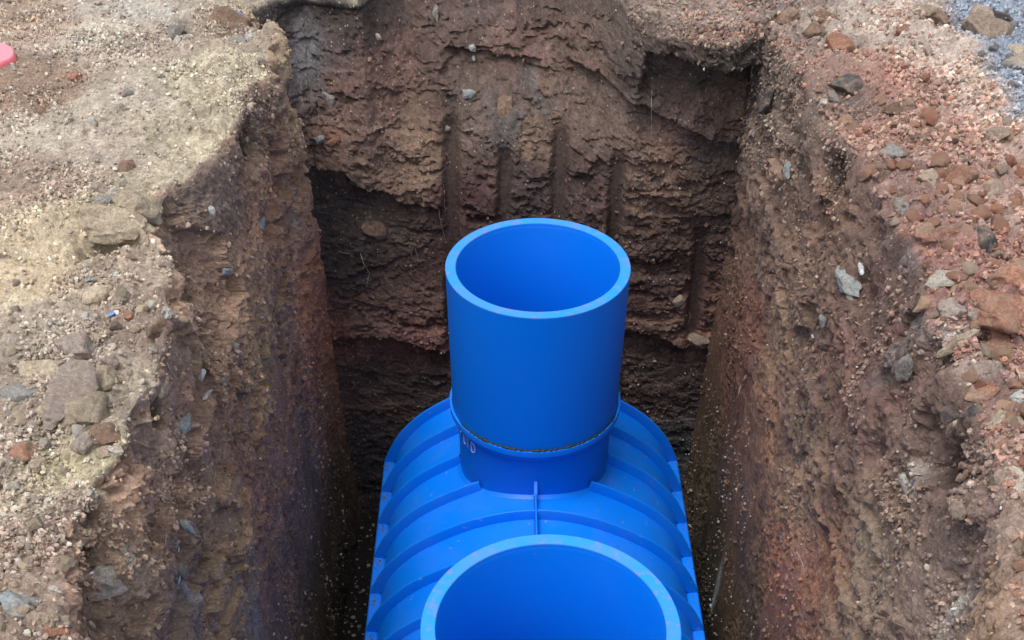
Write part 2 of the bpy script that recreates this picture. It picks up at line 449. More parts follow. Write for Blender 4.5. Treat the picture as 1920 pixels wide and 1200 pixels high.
for (u, v, rx, ry, dp) in ((212, 464, .075, .045, .20), (170, 470, .04, .03, .12), (240, 450, .1, .03, .05), (1330, 50, .06, .03, .03), (1860, 640, .07, .05, .07), (1815, 560, .06, .04, .04)):
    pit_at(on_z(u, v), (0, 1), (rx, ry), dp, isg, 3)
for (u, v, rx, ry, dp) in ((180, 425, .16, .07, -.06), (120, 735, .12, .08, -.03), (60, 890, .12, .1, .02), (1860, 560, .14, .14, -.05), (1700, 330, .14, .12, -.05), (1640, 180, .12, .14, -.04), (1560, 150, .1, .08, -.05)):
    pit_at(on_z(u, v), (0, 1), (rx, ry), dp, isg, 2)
# distant ground stays flat but uneven
D = np.where(near > 0, D, .03 * big)
D[side == 3] *= .5
pos = base + nrm * D[:, None].astype(np.float32)
# ragged sideways pull so that ledges overhang a little
pull = (.010 * fbm(base, 30.0, 2, 121) + .012 * mid) * near
pos[:, 2] += wall * pull
pos[:, 1] += isg * pull * (side != 1)
Gp = pos.reshape(nr, nc, 3)

# --- soil colours, the walls with some pit shade in them: control points (photograph position -> place on the surface), then blended in space
GR = [  # on the ground
    (30, 30, (160, 138, 116)), (120, 40, (166, 144, 122)), (60, 160, (158, 132, 108)), (210, 60, (186, 176, 156)), (330, 80, (172, 156, 138)), (440, 60, (164, 146, 124)),
    (480, 20, (176, 164, 138)), (100, 250, (184, 172, 150)), (230, 180, (184, 172, 152)), (370, 150, (190, 180, 150)), (420, 190, (188, 176, 146)), (60, 330, (164, 144, 124)),
    (200, 290, (178, 164, 144)), (330, 260, (186, 174, 144)), (100, 360, (180, 156, 134)), (250, 370, (182, 170, 142)), (60, 440, (196, 178, 146)), (170, 410, (172, 158, 128)),
    (60, 540, (202, 182, 146)), (200, 520, (166, 148, 126)), (100, 620, (176, 162, 142)), (260, 620, (158, 138, 120)), (60, 720, (162, 146, 128)), (200, 720, (168, 154, 132)),
    (40, 850, (160, 144, 126)), (140, 890, (194, 182, 146)), (60, 960, (182, 168, 144)), (40, 1040, (158, 134, 116)), (60, 1150, (166, 144, 124)), (100, 1000, (168, 146, 128)),
    (1230, 30, (146, 126, 112)), (1330, 40, (144, 124, 110)), (1400, 20, (142, 124, 110)), (1500, 30, (150, 130, 115)), (1480, 90, (140, 116, 100)), (1560, 50, (184, 164, 142)), (1640, 60, (190, 170, 148)), (1700, 100, (192, 172, 152)),
    (1780, 130, (204, 180, 158)), (1830, 200, (204, 176, 154)), (1600, 120, (168, 128, 106)), (1560, 200, (128, 104, 90)), (1650, 170, (176, 120, 96)), (1720, 200, (186, 144, 120)), (1800, 270, (184, 140, 118)), (1680, 260, (160, 122, 102)),
    (1900, 290, (190, 152, 128)), (1730, 380, (152, 114, 98)), (1830, 380, (182, 134, 112)), (1890, 400, (190, 150, 126)), (1760, 480, (170, 116, 96)), (1860, 480, (168, 114, 94)), (1900, 560, (172, 114, 94)), (1780, 600, (160, 112, 94)),
    (1850, 660, (164, 112, 94)), (1880, 740, (166, 124, 106)), (1830, 700, (176, 150, 130)), (1890, 830, (160, 122, 104)), (1900, 950, (172, 140, 118)), (1900, 1060, (168, 134, 110)), (1910, 1160, (160, 128, 104)),
    (600, 5, (176, 166, 140)), (670, 8, (178, 168, 140)), (750, 0, (130, 106, 92)), (900, 0, (104, 88, 78)), (1050, 0, (112, 96, 86)), (1150, 10, (120, 102, 92)), (1220, 55, (112, 96, 88)), (1360, 72, (118, 102, 92))]
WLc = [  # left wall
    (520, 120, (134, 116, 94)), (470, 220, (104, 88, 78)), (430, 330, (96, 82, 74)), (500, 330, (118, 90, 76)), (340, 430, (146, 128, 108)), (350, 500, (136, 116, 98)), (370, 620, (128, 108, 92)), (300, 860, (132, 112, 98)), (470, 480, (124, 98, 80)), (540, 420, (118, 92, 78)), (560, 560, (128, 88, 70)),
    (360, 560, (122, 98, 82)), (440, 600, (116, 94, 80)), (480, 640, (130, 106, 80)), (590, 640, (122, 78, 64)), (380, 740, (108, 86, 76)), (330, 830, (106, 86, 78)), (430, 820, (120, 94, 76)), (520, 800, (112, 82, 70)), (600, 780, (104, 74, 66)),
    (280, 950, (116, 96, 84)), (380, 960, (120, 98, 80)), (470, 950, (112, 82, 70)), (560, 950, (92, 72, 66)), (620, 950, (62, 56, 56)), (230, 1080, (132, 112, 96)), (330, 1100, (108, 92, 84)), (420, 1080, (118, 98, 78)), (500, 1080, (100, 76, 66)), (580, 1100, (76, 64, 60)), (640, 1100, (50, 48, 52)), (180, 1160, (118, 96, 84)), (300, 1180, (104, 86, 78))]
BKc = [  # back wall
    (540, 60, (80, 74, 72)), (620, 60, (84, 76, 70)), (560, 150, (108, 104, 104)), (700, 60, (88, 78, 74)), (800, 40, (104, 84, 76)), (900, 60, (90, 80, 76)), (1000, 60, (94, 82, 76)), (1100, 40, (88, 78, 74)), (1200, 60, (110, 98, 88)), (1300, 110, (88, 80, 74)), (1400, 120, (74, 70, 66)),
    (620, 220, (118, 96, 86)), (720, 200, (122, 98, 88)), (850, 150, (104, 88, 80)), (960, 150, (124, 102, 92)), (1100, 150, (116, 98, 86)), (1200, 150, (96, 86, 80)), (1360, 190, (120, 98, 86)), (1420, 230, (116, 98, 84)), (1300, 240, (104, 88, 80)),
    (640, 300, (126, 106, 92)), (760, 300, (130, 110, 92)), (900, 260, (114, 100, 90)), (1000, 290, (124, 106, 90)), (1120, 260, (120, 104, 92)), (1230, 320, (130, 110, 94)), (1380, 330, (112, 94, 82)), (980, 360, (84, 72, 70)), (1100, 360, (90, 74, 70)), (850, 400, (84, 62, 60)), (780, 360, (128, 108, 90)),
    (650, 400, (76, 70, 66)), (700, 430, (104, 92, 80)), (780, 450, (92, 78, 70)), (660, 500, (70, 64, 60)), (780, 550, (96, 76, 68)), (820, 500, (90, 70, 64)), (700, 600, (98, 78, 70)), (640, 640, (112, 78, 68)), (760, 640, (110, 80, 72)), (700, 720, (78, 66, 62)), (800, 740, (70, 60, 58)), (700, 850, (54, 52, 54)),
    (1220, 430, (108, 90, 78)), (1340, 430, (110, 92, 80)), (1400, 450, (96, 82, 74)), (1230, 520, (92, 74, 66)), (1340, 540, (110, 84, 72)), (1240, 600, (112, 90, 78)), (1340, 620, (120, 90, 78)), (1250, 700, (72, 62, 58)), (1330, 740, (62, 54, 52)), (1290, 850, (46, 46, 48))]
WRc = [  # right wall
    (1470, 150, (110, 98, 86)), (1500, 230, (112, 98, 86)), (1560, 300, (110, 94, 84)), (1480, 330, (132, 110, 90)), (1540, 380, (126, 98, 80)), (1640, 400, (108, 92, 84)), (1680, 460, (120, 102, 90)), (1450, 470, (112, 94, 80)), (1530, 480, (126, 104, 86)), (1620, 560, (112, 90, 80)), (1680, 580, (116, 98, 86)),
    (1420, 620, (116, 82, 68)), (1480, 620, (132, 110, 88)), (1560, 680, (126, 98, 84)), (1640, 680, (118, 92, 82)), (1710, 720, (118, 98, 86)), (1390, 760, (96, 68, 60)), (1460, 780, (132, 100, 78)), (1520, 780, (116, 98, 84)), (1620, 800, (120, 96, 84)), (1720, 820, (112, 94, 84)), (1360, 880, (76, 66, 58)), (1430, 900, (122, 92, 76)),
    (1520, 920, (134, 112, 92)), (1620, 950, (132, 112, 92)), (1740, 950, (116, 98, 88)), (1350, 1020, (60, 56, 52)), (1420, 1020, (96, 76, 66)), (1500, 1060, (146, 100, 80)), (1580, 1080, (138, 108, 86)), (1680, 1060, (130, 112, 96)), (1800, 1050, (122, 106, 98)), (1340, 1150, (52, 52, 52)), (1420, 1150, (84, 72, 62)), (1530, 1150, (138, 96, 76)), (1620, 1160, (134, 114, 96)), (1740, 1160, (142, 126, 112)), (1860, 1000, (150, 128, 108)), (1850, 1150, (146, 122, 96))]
SAT = .83
GK, WK, WL_, BK = 1.09, 1.27, 2.20, 1.00     # the ground list is read as it stands, the walls list is a touch darker than the soil is
def blend(cps, plane, gain, mask, axes, aniso=(1, 1, 1), p=3.0):
    u = np.array([c[0] for c in cps], float); v = np.array([c[1] for c in cps], float)
    P = plane(u, v).astype(np.float32)
    cc = np.array([lin(*c[2]) for c in cps], np.float32) * gain
    st_ = {GK: SAT, BK: .84}.get(gain, .76)
    cc = cc * st_ + cc.mean(1, keepdims=True) * (1 - st_)
    idx = np.nonzero(mask)[0]
    q = base[idx] + .09 * np.stack([mid[idx], big[idx], fine[idx]], -1)
    num = np.zeros((len(idx), 3), np.float32); den = np.zeros(len(idx), np.float32)
    for k in range(len(cps)):
        d2 = 1e-3
        for a in axes: d2 = d2 + ((q[:, a] - P[k, a]) * aniso[a]) ** 2
        w = d2 ** (-p / 2 * 1.4)
        num += w[:, None] * cc[k]; den += w
    res_ = num / den[:, None]
    return idx, res_ * np.array([1.01, .98, 1.0] if gain == GK else ([1.05, .985, .90] if gain == WL_ else [1.05, .955, .94]), np.float32)
colr = np.zeros((len(base), 3), np.float32) + .2
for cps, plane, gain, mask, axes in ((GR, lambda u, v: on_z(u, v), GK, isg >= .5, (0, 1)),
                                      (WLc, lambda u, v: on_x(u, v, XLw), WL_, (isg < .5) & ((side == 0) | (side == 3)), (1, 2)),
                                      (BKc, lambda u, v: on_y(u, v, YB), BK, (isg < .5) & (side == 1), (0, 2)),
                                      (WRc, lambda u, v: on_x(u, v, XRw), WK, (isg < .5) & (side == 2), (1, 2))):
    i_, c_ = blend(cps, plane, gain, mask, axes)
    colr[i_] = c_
# soften colour across the lip
Cg = colr.reshape(nr, nc, 3)
for _ in range(1):
    a0, a1 = ng - 4, ng + ncrv + 4
    Cg[a0:a1] = (Cg[a0 - 1:a1 - 1] + Cg[a0 + 1:a1 + 1] + 2 * Cg[a0:a1]) / 4
colr = Cg.reshape(-1, 3)
# mottling: damp dark crumbs, rusty and grey pockets, pale dusty crusts
mot = fbm(base, 11.0, 4, 131, .6)
mot2 = fbm(base, 3.2, 4, 141, .55)
colr *= (1 + .40 * mot + .20 * mot2 + (.20 + .20 * wall) * vf * near + .16 * sides * comb + .10 * sides * svc)[:, None]
colr *= (1 + .20 * (cid - .5) * 2 * (near * (.35 + .65 * isg)))[:, None]
rust = sst(.25, .55, fbm(base * np.array([1, 1, .5], np.float32), 4.0, 4, 151))[:, None] * (.22 * wall)[:, None]
colr = colr * (1 - rust) + colr * np.array([1.25, .88, .76], np.float32) * rust
greyp = sst(.30, .55, fbm(base * np.array([1, 1, .6], np.float32), 5.0, 4, 161))[:, None] * (.5 * wall)[:, None]
lum = colr.mean(1, keepdims=True)
colr = colr * (1 - greyp) + lum * np.array([.92, .98, 1.04], np.float32) * greyp
colr[:, 2] *= 1 - .23 * (Lw + Rw) * sst(-.5, -1.6, bz)  # side walls tinted low down to offset blue light bounced off the tank
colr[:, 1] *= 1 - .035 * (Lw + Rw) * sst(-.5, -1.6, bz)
colr *= (1 + 1.2 * Bw * sst(-.9, -1.8, bz))[:, None]  # back wall colour brightened low down to offset the shade of the pit
rg_ = (isg * sst(.6, 1.2, bx) * .24)[:, None]
colr = colr * (1 - rg_) + (colr.mean(1, keepdims=True) * 1.1) * rg_
def patch(P, axes, rad, c, strength, mask):
    global colr
    d2 = 0
    for a, rr_ in zip(axes, rad): d2 = d2 + ((base[:, a] - P[a] + .5 * rr_ * mid + .2 * rr_ * fine) / rr_) ** 2
    k = (np.exp(-d2 * 1.2) * mask * strength * (.55 + .45 * sst(-.2, .25, fine + vf)))[:, None]
    cc_ = lin(*c).astype(np.float32) * (1.0 if mask is isg else 1.35)
    cc_ = cc_ * .85 + cc_.mean() * .15
    colr = colr * (1 - k) + cc_ * k
for u, v, ry, rz, c, st_ in ((1366, 1100, .035, .16, (176, 188, 190), .8), (1762, 1150, .03, .08, (205, 200, 190), .9), (1800, 1140, .05, .05, (190, 175, 160), .7), (1722, 520, .015, .14, (196, 184, 172), .8), (1690, 905, .05, .04, (205, 200, 188), .8),
                             (1520, 1060, .10, .20, (152, 108, 90), .6), (1560, 340, .14, .04, (150, 112, 92), .6), (1655, 440, .05, .10, (150, 152, 158), .6), (1430, 660, .10, .3, (130, 84, 68), .5), (1640, 1040, .2, .12, (140, 126, 106), .6), (1840, 1000, .05, .1, (120, 106, 98), .7)):
    patch(on_x(u, v, XRw), (1, 2), (ry, rz), c, st_, Rw)
for u, v, ry, rz, c, st_ in ((590, 600, .16, .20, (142, 100, 82), .55), (480, 640, .06, .14, (156, 126, 84), .6), (410, 350, .12, .05, (84, 76, 74), .7), (335, 1090, .02, .10, (150, 165, 180), .7), (420, 950, .05, .2, (146, 120, 90), .5), (300, 900, .05, .12, (130, 112, 104), .6), (560, 460, .2, .08, (150, 112, 88), .5)):
    patch(on_x(u, v, XLw), (1, 2), (ry, rz), c, st_, Lw)
for u, v, rx, rz, c, st_ in ((620, 272, .05, .04, (150, 96, 72), .7), (1400, 300, .12, .06, (134, 110, 90), .7), (560, 150, .05, .16, (118, 114, 114), .8), (1000, 30, .4, .06, (92, 84, 82), .5)):
    patch(on_y(u, v, YB), (0, 2), (rx, rz), c, st_, Bw)
for u, v, rx, ry, c, st_ in ((215, 18, .18, .12, (206, 204, 196), .7), (322, 22, .10, .08, (200, 198, 192), .7), (60, 150, .30, .12, (160, 134, 112), .6), (20, 200, .12, .10, (158, 128, 106), .6), (1800, 636, .10, .05, (205, 200, 192), .8), (30, 480, .25, .25, (206, 186, 148), .6),
                             (1850, 180, .12, .25, (214, 190, 166), .7), (1700, 130, .25, .06, (206, 186, 162), .6), (130, 880, .10, .10, (204, 190, 148), .7)):
    patch(on_z(u, v), (0, 1), (rx, ry), c, st_, isg)
dk = sst(.25, .75, hollow_shade)[:, None] * .85  # deep hollows painted the brown of fresh soil, standing in for their shade
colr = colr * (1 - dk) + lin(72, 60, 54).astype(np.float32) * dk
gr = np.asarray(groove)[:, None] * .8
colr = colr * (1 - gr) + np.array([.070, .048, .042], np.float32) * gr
# gravel track in the far right corner
TR = on_z(np.array([1690, 1760, 1800, 1838, 1865, 1905, 1960, 2100]), np.array([-60, 0, 55, 110, 160, 215, 270, 420]))
o_ = np.argsort(TR[:, 1])
tx = np.interp(by, TR[o_, 1], TR[o_, 0]) - .05 + .04 * mid + .03 * big
trk = (bx > tx) & (isg > .5) & (by > 2.0)
ttr = sst(-.02, .10, bx - tx) * isg * (by > 2.0)
colr = colr * (1 - ttr[:, None]) + (lin(158, 167, 182).astype(np.float32) * (1 + .25 * mot + .2 * fine)[:, None]) * ttr[:, None]
colr = np.clip(colr, .008, .75)

# --- split the one skin into ground, track and wall, sharing the same outline
idx = np.arange(nr * nc).reshape(nr, nc)
A = idx[:-1]; B = idx[1:]
Q = np.stack([A, B, np.roll(B, -1, 1), np.roll(A, -1, 1)], -1).reshape(-1, 4)
qrow = Q[:, 0] // nc
is_wall = qrow >= ng + ncrv // 2
is_trk = (~is_wall) & trk[Q[:, 0]]
def part_of(name, sel, mat, smooth=False):
    q = Q[sel]; u_, inv = np.unique(q, return_inverse=True)
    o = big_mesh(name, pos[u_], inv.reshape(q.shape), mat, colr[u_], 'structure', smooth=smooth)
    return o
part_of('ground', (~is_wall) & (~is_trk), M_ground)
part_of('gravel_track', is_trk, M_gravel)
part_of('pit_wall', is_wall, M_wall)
# pit floor
fx, fy = np.meshgrid(np.linspace(XL - .15, XR + .15, 110), np.linspace(YF - .15, YB + .15, 200))
fp = np.stack([fx.ravel(), fy.ravel(), np.full(fx.size, ZF + .04)], -1).astype(np.float32)
fp[:, 2] += .03 * fbm(fp, 4.0, 4, 171) + .012 * fbm(fp, 25.0, 2, 175)
fi = np.arange(fx.size).reshape(fx.shape)
fq = np.stack([fi[:-1, :-1], fi[:-1, 1:], fi[1:, 1:], fi[1:, :-1]], -1).reshape(-1, 4)
fc = np.tile(lin(52, 48, 46).astype(np.float32), (len(fp), 1))
big_mesh('pit_floor', fp, fq, M_wall, fc, 'structure')

# surface normals of the finished skin, for standing things on it
dr = np.zeros_like(Gp); dr[1:-1] = Gp[2:] - Gp[:-2]; dc = np.roll(Gp, -1, 1) - np.roll(Gp, 1, 1)
nv = np.cross(dr.reshape(-1, 3), dc.reshape(-1, 3)); nv /= np.linalg.norm(nv, axis=1)[:, None] + 1e-9
flip = np.sum(nv * nrm, 1) < 0; nv[flip] *= -1
su, sv_, sdp = project(pos)
inview = (su > -60) & (su < 1980) & (sv_ > -60) & (sv_ < 1260) & (sdp > .3)
vis_idx = np.nonzero(inview)[0]

# ------------------------------------------------------------------ the tank
TX = 0.110
tank = bpy.data.objects.new('underground_tank', None); COL.objects.link(tank)
tank.location = (TX, 0, ZF + .04); tank.rotation_euler = (0, 0, .0034)
tag(tank, 'blue ribbed plastic tank with two open riser tubes, lying at the bottom of the pit', 'tank')
TZ = -(ZF + .04)     # local z of world zero
ZLEDGE = -1.774 + TZ
Y1, Y2, RO, RI, RNK = 3.592, 1.792, .350, .3065, .329
PRX = np.array([0, .08, .168, .276, .385, .475, .544, .602, .652, .694, .724, .744])
PRD = np.array([0, .005, .022, .057, .11, .163, .212, .268, .324, .388, .452, .50])
ZTOP = -1.275 + TZ
def outer(n=61):
    t = np.linspace(-.744, .744, n); return t, ZTOP - np.interp(np.abs(t), PRX, PRD)
xo, zo = outer(81)
# smooth the profile a little
for _ in range(3): zo[1:-1] = (zo[:-2] + 2 * zo[1:-1] + zo[2:]) / 4
tg = np.gradient(np.stack([xo, zo], -1), axis=0); tg /= np.linalg.norm(tg, axis=1)[:, None]
nx, nz = -tg[:, 1], tg[:, 0]
FH = .045
xi, zi = xo - nx * FH, zo - nz * FH           # panel line
YE0, YE1 = 1.03, 4.05
def in_neck(x, y, rr_=.315):
    return ((x) ** 2 + (y - Y1) ** 2 < rr_ ** 2) | ((x) ** 2 + (y - Y2) ** 2 < rr_ ** 2)
# body: panels, ledges, sides and bottom swept along the length, with ends
prof = [(x, z) for x, z in zip(xi, zi) if z > ZLEDGE + .01]
prof = [(.744, .02 + .25), (.744, ZLEDGE - .006), (.738, ZLEDGE), (prof[-1][0] + .004, ZLEDGE)] + prof[::-1] + [(prof[0][0] - .004, ZLEDGE), (-.738, ZLEDGE), (-.744, ZLEDGE - .006), (-.744, .27)]
prof += [(-.66, .07), (-.5, .0), (.5, .0), (.66, .07)]
prof = np.array(prof); npf = len(prof)
yy = np.linspace(YE0, YE1, 260)
V = np.array([(x, y, z) for y in yy for x, z in prof])
Fc = []
for j in range(len(yy) - 1):
    for i in range(npf):
        a, b = j * npf + i, j * npf + (i + 1) % npf
        cx_, cy_, cz_ = (V[a] + V[b + npf]) / 2
        if cz_ > ZLEDGE and in_neck(cx_, cy_, .30): continue
        Fc.append((a, b, b + npf, a + npf))
for j, y in ((0, YE0), (len(yy) - 1, YE1)):
    c0 = len(V); V = np.vstack([V, [[0, y + (-.10 if j == 0 else .10), .55]]])
    for i in range(npf):
        a, b = j * npf + i, j * npf + (i + 1) % npf
        Fc.append((a, b, c0) if j else (b, a, c0))
body = mesh_obj('body', V, Fc, M_blue, tank)
me = body.data
me.polygons.foreach_set('use_smooth', [True] * len(me.polygons))
def sharp(o, deg=32):
    o.data.set_sharp_from_angle(angle=math.radians(deg))
sharp(body, 30)
# ribs
sec = [(-.004, -.016), (-.004, -.004), (.0, .0), (.003, .85), (.0055, .97), (.009, 1.0), (.013, 1.0), (.0165, .97), (.019, .85), (.024, .0), (.030, -.02)]
def rib(y0):
    Vv, Ff, ns = [], [], len(sec)
    cols_ = []
    for k in range(len(xo)):
        x0 = xi[k]; inn = in_neck((xi[k] + xo[k]) / 2, y0 + .01, RNK - .006)
        cols_.append(not inn)
        for (dy, h) in sec:
            Vv.append((xi[k] + (xo[k] - xi[k]) * h, y0 + dy, zi[k] + (zo[k] - zi[k]) * h))
    for k in range(len(xo) - 1):
        if cols_[k] and cols_[k + 1]:
            for s in range(ns - 1):
                a = k * ns + s; Ff.append((a, a + ns, a + ns + 1, a + 1))
    for k in (0, len(xo) - 1):
        Ff.append(tuple(k * ns + s for s in range(ns)))
    # clip the part below the ledge
    Vv = [(x, y, max(z, ZLEDGE - .003)) for x, y, z in Vv]
    o = mesh_obj('rib', Vv, Ff, M_blue, tank, True); sharp(o, 40); return o
SP = .2265
for i in range(14):
    y0 = 4.03 - SP * i
    if y0 > YE0: rib(y0)
# outer wall tooth below each rib tip: small triangular gusset on the side
# neck, riser, cut edge
def lathe(rows, seg=96, wob=0, closed=False):
    Vv = [(r_ * math.cos(2 * math.pi * k / seg), r_ * math.sin(2 * math.pi * k / seg), z) for r_, z in rows for k in range(seg)]
    Ff = []
    m = len(rows)
    for j in range(m if closed else m - 1):
        for k in range(seg):
            a, b = j * seg + k, j * seg + (k + 1) % seg
            c, d = ((j + 1) % m) * seg + (k + 1) % seg, ((j + 1) % m) * seg + k
            Ff.append((a, b, c, d))
    return Vv, Ff
ZR = -.46 + TZ; ZC = -1.057 + TZ
for yc, first in ((Y1, True), (Y2, False)):
    v_, f_ = lathe([(RNK, ZC - .60), (RNK, ZC - .052), (RNK + .004, ZC - .042), (.358, ZC - .034), (.362, ZC - .028), (.3635, ZC - .004), (.3625, ZC), (.3525, ZC), (.352, ZC - .05), (.318, ZC - .06), (.318, ZC - .60)], 128)
    nk = mesh_obj('neck', v_, f_, M_blue, tank, True, (0, yc, 0)); sharp(nk, 28)
    # welded foot of the neck on the panels
    v_, f_ = [], []
    sg = 128
    for k in range(sg):
        a = 2 * math.pi * k / sg
        for rr_, dz in ((RNK - .002, .012), (RNK + .004, .007), (RNK + .012, .003), (RNK + .022, -.004)):
            x = rr_ * math.cos(a); zz = np.interp(x, xi, zi)
            v_.append((x, rr_ * math.sin(a), zz + dz))
    for k in range(sg):
        for s in range(3):
            a, b = k * 4 + s, ((k + 1) % sg) * 4 + s
            f_.append((a, a + 1, b + 1, b))
    mesh_obj('weld_fillet', v_, f_, M_blue, nk, True)
    zb = ZC - .045
    v_, f_ = lathe([(RO, ZR - .0055), (RO, zb), (RI, zb), (RI, ZR - .020), (RI + .002, ZR - .016), (RI + .004, ZR - .0055)], 160)
    rs = mesh_obj('riser', v_, f_, M_riser, tank, True, (0, yc, 0)); sharp(rs, 28)
    v_, f_ = lathe([(RO, ZR - .006), (RO + .0002, ZR - .002), (RO - .002, ZR), (RI + .006, ZR), (RI + .004, ZR - .002), (RI + .0038, ZR - .006)], 160)
    ce = mesh_obj('sawn_edge', v_, f_, M_cut, rs, True); sharp(ce, 28); ce['label'] = 'lighter blue sawn top edge with soil smudges'
    # sealant bead squeezed out between riser and collar
    v_, f_ = [], []; a0, a1, nseg = math.radians(205), math.radians(345), 150
    for k in range(nseg + 1):
        a = a0 + (a1 - a0) * k / nseg
        w = .0022 + .0055 * (0.5 + .5 * math.sin(k * .9 + math.sin(k * .31) * 3)) * random.uniform(.5, 1.2)
        w *= min(1, k / 14, (nseg - k) / 14) + .05
        rc_ = RO + .004 + random.uniform(0, .002)
        for s in range(6):
            b = 2 * math.pi * s / 6
            v_.append(((rc_ + w * math.cos(b) * .9) * math.cos(a), (rc_ + w * math.cos(b) * .9) * math.sin(a), ZC + .001 + w * math.sin(b) * 1.2))
    for k in range(nseg):
        for s in range(6):
            a, b = k * 6 + s, k * 6 + (s + 1) % 6
            f_.append((a, b, b + 6, a + 6))
    mesh_obj('sealant_bead', v_, f_, M_seal, nk, True)
    if first:
        import bmesh
        for ch_, s0 in (('P', -.150), ('L', -.101), ('T', -.070), ('D', -.034)):
            fc_ = bpy.data.curves.new('letter', 'FONT'); fc_.body = ch_; fc_.size = .080; fc_.extrude = .0008; fc_.resolution_u = 3; fc_.offset = -.0012
            fo = bpy.data.objects.new('tmp', fc_); COL.objects.link(fo)
            dg = bpy.context.evaluated_depsgraph_get(); lm = bpy.data.meshes.new_from_object(fo.evaluated_get(dg))
            bpy.data.objects.remove(fo); lm.name = 'letter'; lm.materials.clear(); lm.materials.append(M_letter)
            bm = bmesh.new(); bm.from_mesh(lm)
            bmesh.ops.triangulate(bm, faces=bm.faces)
            for v in bm.verts:
                ang = math.radians(270 - 50) + (v.co.x * .62 + s0) / RNK
                rr_ = RNK + .0016 + v.co.z
                v.co = Vector((rr_ * math.cos(ang), rr_ * math.sin(ang), ZC - .135 + v.co.y))
            bm.to_mesh(lm); bm.free()
            lo_ = bpy.data.objects.new('letter', lm); COL.objects.link(lo_); lo_.parent = nk
            lo_['label'] = 'worn white letter ' + ch_ + ' on the neck'
# centre seam between the necks and behind
def bar(y0, y1, w, h, nm='seam_ridge'):
    zt = float(np.interp(0, xi, zi))
    v_, f_ = [], []
    ps = [(-w, -.004), (-w * .75, h * .85), (-w * .35, h), (w * .35, h), (w * .75, h * .85), (w, -.004)]
    for j, (y, k) in enumerate(((y0, 1.0), (y0 + .012, 1.0), (y1 - .012, 1.0), (y1, 1.0))):
        for x, z in ps: v_.append((x, y, zt + z * k))
    for j in range(3):
        for s in range(5):
            a = j * 6 + s; f_.append((a, a + 1, a + 7, a + 6))
    f_ += [tuple(range(6)), tuple(range(18, 24))]
    o = mesh_obj(nm, v_, f_, M_blue, tank, True); sharp(o, 35); return o
bar(Y2 + RNK - .004, Y1 - RNK + .004, .0085, .052)
bar(Y1 + RNK - .004, YE1, .0085, .052)
bar(YE0, Y2 - RNK + .004, .0085, .052)
# triangular gusset up the neck
v_ = []
for x in (-.007, .007):
    for y, z in ((Y1 - RNK + .003, .0), (Y1 - RNK + .003, .085), (Y1 - RNK - .004, .083), (Y1 - RNK - .045, .045), (Y1 - RNK - .045, .0)):
        v_.append((x, y, float(np.interp(0, xi, zi)) + z))
mesh_obj('gusset', v_, [(0, 1, 2, 3, 4), (9, 8, 7, 6, 5), (0, 5, 6, 1), (1, 6, 7, 2), (2, 7, 8, 3), (3, 8, 9, 4)], M_blue, tank)
# soil crumbs caught on the ledges
cv, cf = [], []
for i in range(12):
    for sgn in (-1, 1):
        for k in range(16 if sgn < 0 else 5):
            y = 4.03 - SP * i - random.uniform(.003, .075) ** 1.0; x = sgn * random.uniform(.703, .736); s = random.uniform(.002, .006)
            if y < YE0 + .02: continue
            b0 = len(cv)
            for dx, dy, dz in ((1, 0, 0), (-1, 0, 0), (0, 1, 0), (0, -1, 0), (0, 0, .8), (0, 0, -.5)):
                cv.append((x + dx * s * random.uniform(.7, 1.3), y + dy * s * random.uniform(.7, 1.3), ZLEDGE + .001 + dz * s))
            for q in ((0, 2, 4), (2, 1, 4), (1, 3, 4), (3, 0, 4), (2, 0, 5), (1, 2, 5), (3, 1, 5), (0, 3, 5)): cf.append(tuple(b0 + t for t in q))
for q in range(260):
    x = random.uniform(-.66, .66); y = random.uniform(1.8, 4.0); s = random.uniform(.0012, .0040)
    if (x * x + (y - Y1) ** 2) < .36 ** 2 or (x * x + (y - Y2) ** 2) < .36 ** 2: continue
    zz = float(np.interp(x, xi, zi)); b0 = len(cv)
    for dx, dy, dz in ((1, 0, 0), (-1, 0, 0), (0, 1, 0), (0, -1, 0), (0, 0, .8), (0, 0, -.5)):
        cv.append((x + dx * s * random.uniform(.7, 1.3), y + dy * s * random.uniform(.7, 1.3), zz + .001 + dz * s))
    for q_ in ((0, 2, 4), (2, 1, 4), (1, 3, 4), (3, 0, 4), (2, 0, 5), (1, 2, 5), (3, 1, 5), (0, 3, 5)): cf.append(tuple(b0 + t for t in q_))
so = mesh_obj('ledge_soil', cv, cf, RM['brown'], tank); so['kind'] = 'stuff'; so['label'] = 'soil crumbs caught on the ledges and panels'

# ------------------------------------------------------------------ rocks
def ico(sub):
    t = (1 + 5 ** .5) / 2
    v = [(-1, t, 0), (1, t, 0), (-1, -t, 0), (1, -t, 0), (0, -1, t), (0, 1, t), (0, -1, -t), (0, 1, -t), (t, 0, -1), (t, 0, 1), (-t, 0, -1), (-t, 0, 1)]
    f = [(0, 11, 5), (0, 5, 1), (0, 1, 7), (0, 7, 10), (0, 10, 11), (1, 5, 9), (5, 11, 4), (11, 10, 2), (10, 7, 6), (7, 1, 8), (3, 9, 4), (3, 4, 2), (3, 2, 6), (3, 6, 8), (3, 8, 9), (4, 9, 5), (2, 4, 11), (6, 2, 10), (8, 6, 7), (9, 8, 1)]
    v = [np.array(p) / np.linalg.norm(p) for p in v]
    for _ in range(sub):
        c = {}; nf = []
        def mp_(a, b):
            k = (min(a, b), max(a, b))
            if k not in c:
                m_ = v[a] + v[b]; v.append(m_ / np.linalg.norm(m_)); c[k] = len(v) - 1
            return c[k]
        for a, b, d in f:
            ab, bd, da = mp_(a, b), mp_(b, d), mp_(d, a)
            nf += [(a, ab, da), (b, bd, ab), (d, da, bd), (ab, bd, da)]
        f = nf
    return np.array(v), f
ICO = [ico(k) for k in range(4)]
